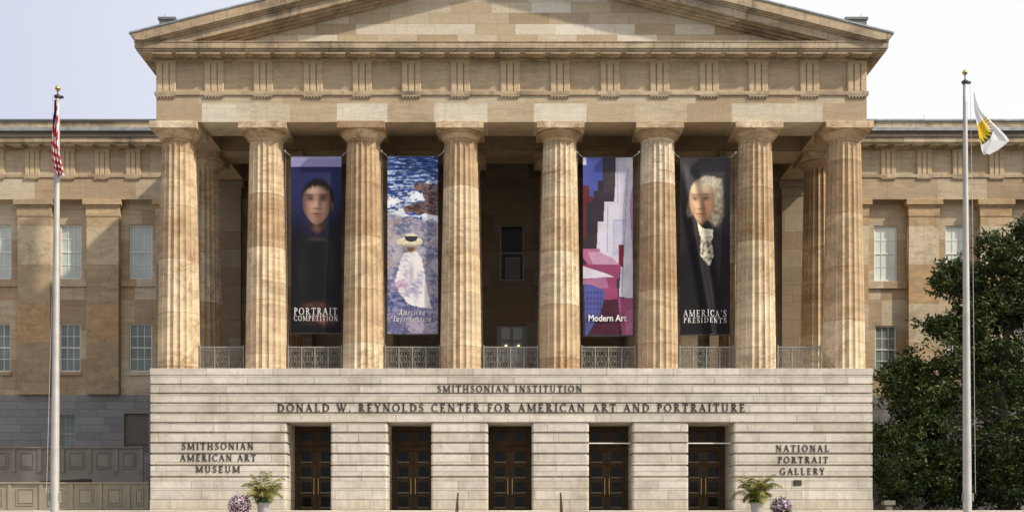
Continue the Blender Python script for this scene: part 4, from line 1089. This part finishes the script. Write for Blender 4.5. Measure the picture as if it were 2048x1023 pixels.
flag([(203,112,117),(225,111,118),(245,108,119.5),(268,107,119),(290,107,120),(312,107.5,123),(332,110,128),(345,113,130.5),(353,117,131.5)], us, 'red and white striped flag with blue canton hanging limp from the left flagpole', '', .09, nfold=3)
def sunflag(u, v, px, py):
    c = (.86,.86,.86); dx, dy = px-1946, py-258; r = math.hypot(dx, dy); a = math.atan2(dy, dx)
    saw = abs(((a*4.2) % 1)-.5)*2
    if -.75 < a and r < 37:
        if a > .12: c = (.82,.55,.03) if r < 24+14*saw else (.02,.10,.08)
        elif r < 20+17*saw: c = (.80,.52,.03)
    return c
flag([(186,1944,1945),(205,1944.5,1950),(222,1946,1957),(236,1948,1970),(248,1950,1982),(262,1952,1996),(274,1954,2008),(284,1956,2015),(293,1958,2005),(303,1960,1992),(311,1964,1976)], sunflag, 'white flag with a yellow sunburst on green flying from the right flagpole', '', .03, NU=70, nfold=2)

# ------------------------------------------------------------------ panelled enclosures on the left
def panel_fence(px0, px1, posts, pyt, pyb, y, mat, label, plinth, inset):
    t = thing('panelled_enclosure', label, 'fence', (X((px0+px1)/2,y), y, TZ))
    zt_, zb = Z(pyt,y), Z(pyb,y); x0, x1 = X(px0,y), X(px1,y)
    m = MB(); m.box(x0,x1,y,y+.12,TZ-.05,zb) if plinth else None
    if plinth: m.build('plinth', mat, t)
    m = MB(); m.bbox(x0-.01,x1+.01,y-.10,y+.16,zt_-.07,zt_,.015); m.build('top_rail', mat, t)
    pw = .085
    for p in posts:
        m = MB(); x = X(p,y); m.bbox(x-pw,x+pw,y-.06,y+.125,zb+.001,zt_-.071,.01); m.build('post', mat, t)
    for a, b in zip(posts[:-1], posts[1:]):
        xa, xb = X(a,y)+pw+.002, X(b,y)-pw-.002; m = MB()
        xs0, xs1 = max(xa, x0), min(xb, x1)
        m.box(xs0,xs1,y,y+.11,zb+.002,zt_-.072)
        ia, ib, ja, jb = xs0+inset, xs1-inset, zb+inset*.9, zt_-.07-inset*.9
        if ib - ia > .2:
            for q in ((ia,ib,ja,ja+.05),(ia,ib,jb-.05,jb),(ia,ia+.05,ja+.051,jb-.051),(ib-.05,ib,ja+.051,jb-.051)): m.box(q[0],q[1],y-.045,y-.001,q[2],q[3])
            m.bbox(ia+.10,ib-.10,y-.035,y-.001,ja+.10,jb-.10,.02)
        m.build('panel', mat, t)
panel_fence(-330,297,[-330,-268,-206,-144,-100,-42,20,83,143,201,257,316],963.5,1018.5,2.55,M['fence'],'lower olive grey panelled enclosure along the foot of the podium on the left',False,.22)
panel_fence(-330,286,[-330,-276,-222,-170,-130,-78,-26,28,80,126,180,233,283],893,944,7.0,M['fence2'],'upper dark grey panelled enclosure below the basement windows',True,.2)
t = thing('timber_board', 'dark board lying behind the lower panelled enclosure', 'board', (X(130,4),4,TZ))
m = MB(); y = 4.0
m.add([(X(80,y),y,Z(966,y)),(X(182,y),y,Z(966,y)),(X(180,y),y,Z(956.5,y)),(X(170,y),y,Z(956.5,y)),(X(80,y),y,Z(961,y)),
       (X(80,y),y+.25,Z(966,y)),(X(182,y),y+.25,Z(966,y)),(X(180,y),y+.25,Z(956.5,y)),(X(170,y),y+.25,Z(956.5,y)),(X(80,y),y+.25,Z(961,y))],
      [(0,1,2,3,4),(9,8,7,6,5),(0,5,6,1),(1,6,7,2),(2,7,8,3),(3,8,9,4),(4,9,5,0)])
for p in (95,165): m.box(X(p,y)-.05,X(p,y)+.05,y+.05,y+.2,TZ,Z(966,y))
m.build('plank', M['plank'], t)

# ------------------------------------------------------------------ planters on the landing
LZ = TZ - .60; YU = -3.75
def frond(mb, base, az, el, length, droop, wid, nl=17, rr=random):
    p = Vector(base); d = Vector((math.cos(az)*math.cos(el), math.sin(az)*math.cos(el), math.sin(el))); pts = [p.copy()]
    N = 14
    for i in range(N):
        d.z -= droop/N*(.5+1.3*i/N); d.normalize(); p = p + d*length/N; pts.append(p.copy())
    mb.tube(pts, [.014*(1-.7*i/N) for i in range(N+1)], 4)
    for k in range(nl):
        f = .18+.82*k/nl; i = min(int(f*N), N-1); q = pts[i].lerp(pts[i+1], f*N-i); tdir = (pts[i+1]-pts[i]).normalized()
        side = tdir.cross(Vector((0,0,1)))
        if side.length < .1: side = Vector((1,0,0))
        side.normalize()
        for s in (-1, 1):
            L = wid*(math.sin(math.pi*min(1,f*.85+.12))*.85+.25)*rr.uniform(.8,1.15)
            dr = (tdir*.75+side*s*.8+Vector((0,0,-.35-.25*f+rr.uniform(-.15,.15)))).normalized()
            tip = q+dr*L+Vector((0,0,-.18*L)); mid = q+dr*L*.5; nn = dr.cross(tdir).normalized(); ww = dr.cross(nn).normalized()*.019
            mb.add([q-ww*.6, mid-ww, tip, mid+ww, q+ww*.6], [(0,1,3,4),(1,2,3)])
def palm_urn(px, seed, label_u, label_p, tilt):
    rr = random.Random(seed); x = X(px,YU); zr = Z(1003.5,YU)
    u = thing('stone_urn', label_u, 'urn', (x,YU,LZ), 'stone urns on the steps'); h = zr-LZ
    m = MB(); m.lathe([(.24,0),(.24,.06),(.17,.09),(.12,.16),(.11,.22),(.16,.28),(.20,.36),(.23,.52),(.255,h-.12),(.29,h-.04),(.32,h-.03),(.32,h),(.26,h),(.24,h-.08),(0,h-.09)], 28, (x,YU,LZ), False); m.build('bowl', M['urn'], u, smooth=False)
    m = MB(); m.bbox(x-.27,x+.27,YU-.27,YU+.27,LZ+.001,LZ+.055,.01); m.build('foot', M['urn'], u)
    p = thing('potted_palm', label_p, 'palm', (x,YU,zr-.08), 'potted palms on the steps'); b = (x,YU,zr-.08)
    m = MB(); m2 = MB()
    n = 26
    for i in range(n):
        az = 2*math.pi*i/n*3+rr.uniform(-.2,.2); el = rr.uniform(1.05,1.5); L = rr.uniform(1.0,1.65)
        frond(m if (i*7+seed) % 7 else m2, (x+rr.uniform(-.08,.08),YU+rr.uniform(-.08,.08),b[2]), az, el, L, rr.uniform(1.6,3.2), .36, rr=rr)
    m.build('frond', M['palm'], p); m2.build('yellow_frond', M['palm_yellow'], p)
    m = MB()
    for i in range(170):
        az = rr.uniform(0,2*math.pi); r0 = rr.uniform(.05,.28); q = Vector((x+r0*math.cos(az), YU+r0*math.sin(az), b[2]+.05))
        d = Vector((math.cos(az)*rr.uniform(.4,1.2), math.sin(az)*rr.uniform(.4,1.2), rr.uniform(.0,1.1)+ .1)).normalized(); L = rr.uniform(.2,.42)
        s = d.cross(Vector((0,0,1))).normalized()*.022; e = q+d*L+Vector((0,0,-.1))
        m.add([q-s, q+d*L*.55-s*1.3, e, q+d*L*.55+s*1.3, q+s], [(0,1,3,4),(1,2,3)])
    m.build('skirt_leaves', M['green'], p)
palm_urn(527, 3, 'pale stone urn left of the doors, beside the pink flowers', 'arching palm with yellowing fronds in the left stone urn', 0)
palm_urn(1514, 11, 'pale stone urn right of the doors, beside the violet flowers', 'upright ragged palm in the right stone urn', 0)
def flower_pot(px, py, rad, seed, petals, label):
    rr = random.Random(seed); x, zc_ = X(px,YU), Z(py,YU); rad *= (D0+YU)/F
    t = thing('flower_planter', label, 'planter', (x,YU,LZ), 'flower planters on the steps')
    m = MB(); h = zc_-LZ-.05; m.lathe([(.22,0),(.24,.03),(.30,h-.08),(.34,h-.06),(.34,h),(.28,h),(.27,h-.06),(0,h-.07)], 24, (x,YU,LZ), False); m.build('pot', M['terracotta'], t)
    lm = MB()
    for i in range(900):
        d = Vector((rr.gauss(0,1), rr.gauss(0,1), rr.gauss(0,1))).normalized(); q = Vector((x,YU,zc_))+d*rad*rr.uniform(.75,1.12)*Vector((1,1,.95)).length/1.7
        a = Vector((rr.gauss(0,1), rr.gauss(0,1), rr.gauss(0,1))).normalized()*.045; b = d.cross(a).normalized()*.02
        lm.add([q-a, q-b, q+a, q+b], [(0,1,2,3)])
    lm.build('leaves', M['plum'], t)
    for mat, n in petals:
        pm = MB()
        for i in range(n):
            d = Vector((rr.gauss(0,1), rr.gauss(-.5,1), rr.gauss(.15,1))).normalized(); q = Vector((x,YU,zc_))+d*rad*rr.uniform(1.0,1.12)
            a = d.cross(Vector((.3,.2,1))).normalized(); b = d.cross(a).normalized(); r0 = rr.uniform(.022,.04); th0 = rr.uniform(0,6)
            vs = [q+d*.0]; 
            for k in range(10):
                rad_ = r0*(1 if k % 2 == 0 else .62); an_ = th0+k*math.pi/5; vs.append(q+(a*math.cos(an_)+b*math.sin(an_))*rad_+d*.012)
            pm.add(vs, [(0,1+k,1+(k+1) % 10) for k in range(10)])
        pm.build('blossoms', mat, t)
flower_pot(479,1011,21,5,[(M['petal'],230),(M['petal_white'],170)],'rounded planter of pink and white flowers beside the left palm urn')
flower_pot(1562,1014,20,8,[(M['petal_violet'],110),(M['petal_white'],60),(M['petal'],60)],'dark-leaved planter with violet flowers beside the right palm urn')

# ------------------------------------------------------------------ handrails on the steps
for px, lab in ((916,'left dark bronze handrail running down the steps'), (1121,'right dark bronze handrail running down the steps')):
    y0 = -2.9; x = X(px,y0); t = thing('stair_handrail', lab, 'handrail', (x,y0,LZ+.15), 'handrails on the steps'); zt_ = Z(985,y0)
    m = MB(); y1 = -8.4; z1 = zt_-(y0-y1)*.44
    m.tube([(x,y0+.08,zt_-.06),(x,y0,zt_),(x,y1,z1),(x,y1-.1,z1-.1)], .035, 8); m.build('rail', M['bronze_rail'], t)
    for f in (.02,.5,.98):
        y = y0+(y1-y0)*f; m = MB(); zz_ = zt_+(z1-zt_)*f; m.tube([(x,y,zz_-.02),(x,y,max(GZ,zz_-1.35))], .032, 8); m.build('post', M['bronze_rail'], t)

# ------------------------------------------------------------------ magnolia
def magnolia():
    rr = random.Random(21); YT = 6.5
    bx = X(2010,YT); t = thing('magnolia_tree', 'big dark glossy magnolia tree in front of the right wing', 'tree', (bx,YT,TZ))
    tr = MB()
    tr.tube([(bx,YT,TZ-.1),(bx+.1,YT,2.5),(bx-.1,YT+.1,5.5),(bx+.1,YT,9),(bx+.2,YT,12.6)], [.38,.30,.24,.16,.05], 10)
    lobes = [(2055,840,190,185,4.6),(2035,505,62,60,1.8),(1990,520,42,38,1.4),(2045,600,62,60,2.4),(1955,520,34,36,1.2),(1935,560,62,36,1.5),(1905,560,34,28,1.1),
             (1960,625,42,40,1.6),(1925,655,66,34,1.8),(1875,655,36,24,1.2),(1990,680,60,50,2.2),(1900,715,70,44,2.2),(1845,722,52,34,1.5),(1812,752,54,26,1.3),(1785,762,26,20,1.0),
             (1850,790,80,50,2.2),(1800,815,52,36,1.6),(1835,880,88,84,2.6),(2170,770,190,260,4.6),(1905,955,150,62,3.0),(2110,600,80,120,2.5),(1785,880,38,60,1.6),(1790,960,40,50,1.6),(2060,960,200,70,4.0),(2075,470,44,40,1.4)]
    cl = []
    s = (D0+YT)/F
    for (cx,cy,rx,ry,ryd) in lobes:
        vol = rx*ry
        n = int(34+vol*.026)
        c = Vector((X(cx,YT), YT+rr.uniform(-.4,.4), Z(cy,YT)))
        tr.tube([(bx,YT,max(1.0,c.z-1.8)), (bx*.45+c.x*.55, YT, c.z-.5), tuple(c)], [.11,.07,.03], 6)
        for i in range(n):
            d = Vector((rr.gauss(0,1), rr.gauss(0,1), rr.gauss(0,1))).normalized(); k = rr.uniform(.12,1)**.42
            k *= 1+.42*noise.noise(d*2.2+Vector((cx*.1,cy*.1,0)))
            q = c+Vector((d.x*rx*s*k, d.y*ryd*k, d.z*ry*s*k))
            if rr.random() < .10: q = c+Vector((d.x*rx*s, d.y*ryd, d.z*ry*s))*rr.uniform(1.05,1.25)
            if q.z < .3: continue
            if noise.noise(Vector((q.x*.75, q.y*.2, q.z*.75+7))) < (-.22 if q.z > 6 else -.34): continue
            cl.append((q, d, k))
    lm = MB()
    for q, d, k in cl:
        ct = rr.random(); ax = (d+Vector((0,-.2,.5))+Vector((rr.gauss(0,.4),rr.gauss(0,.4),rr.gauss(0,.4)))).normalized()
        for i in range(rr.randint(18,28)):
            o = Vector((rr.gauss(0,.17), rr.gauss(0,.17), rr.gauss(0,.13)))
            ld = (ax*rr.uniform(.1,1)+Vector((rr.gauss(0,1), rr.gauss(0,1), rr.gauss(0,.7)))*.75).normalized()
            L = rr.uniform(.17,.33); wv = ld.cross(Vector((rr.gauss(0,1), rr.gauss(0,1), rr.gauss(0,1)))).normalized()*L*.20
            up = ld.cross(wv).normalized()*L*.07
            p = q+o; lm.tone = min(1, max(0, .25*ct+.55*rr.random()**1.6+.06))
            lm.add([p, p+ld*L*.5+wv, p+ld*L*.5+up, p+ld*L-up, p+ld*L*.5-wv], [(0,1,2),(2,1,3),(0,2,4),(2,3,4)])
    tr.build('trunk', M['bark'], t); lm.build('crown', M['leaf'], t, tone=True)
magnolia()
t = thing('planter_box', 'small box with tree shade painted into its colour at the left foot of the magnolia', 'planter', (X(1780,3.6),3.6,TZ))
m = MB(); y = 3.6; m.bbox(X(1769,y),X(1791,y),y,y+.5,Z(1009,y),Z(1000,y),.015); m.box(X(1774,y),X(1786,y),y+.06,y+.44,TZ,Z(1009,y)); m.build('box', M['fence2'], t)  # dark tone stands in for the tree's shade on a paler box
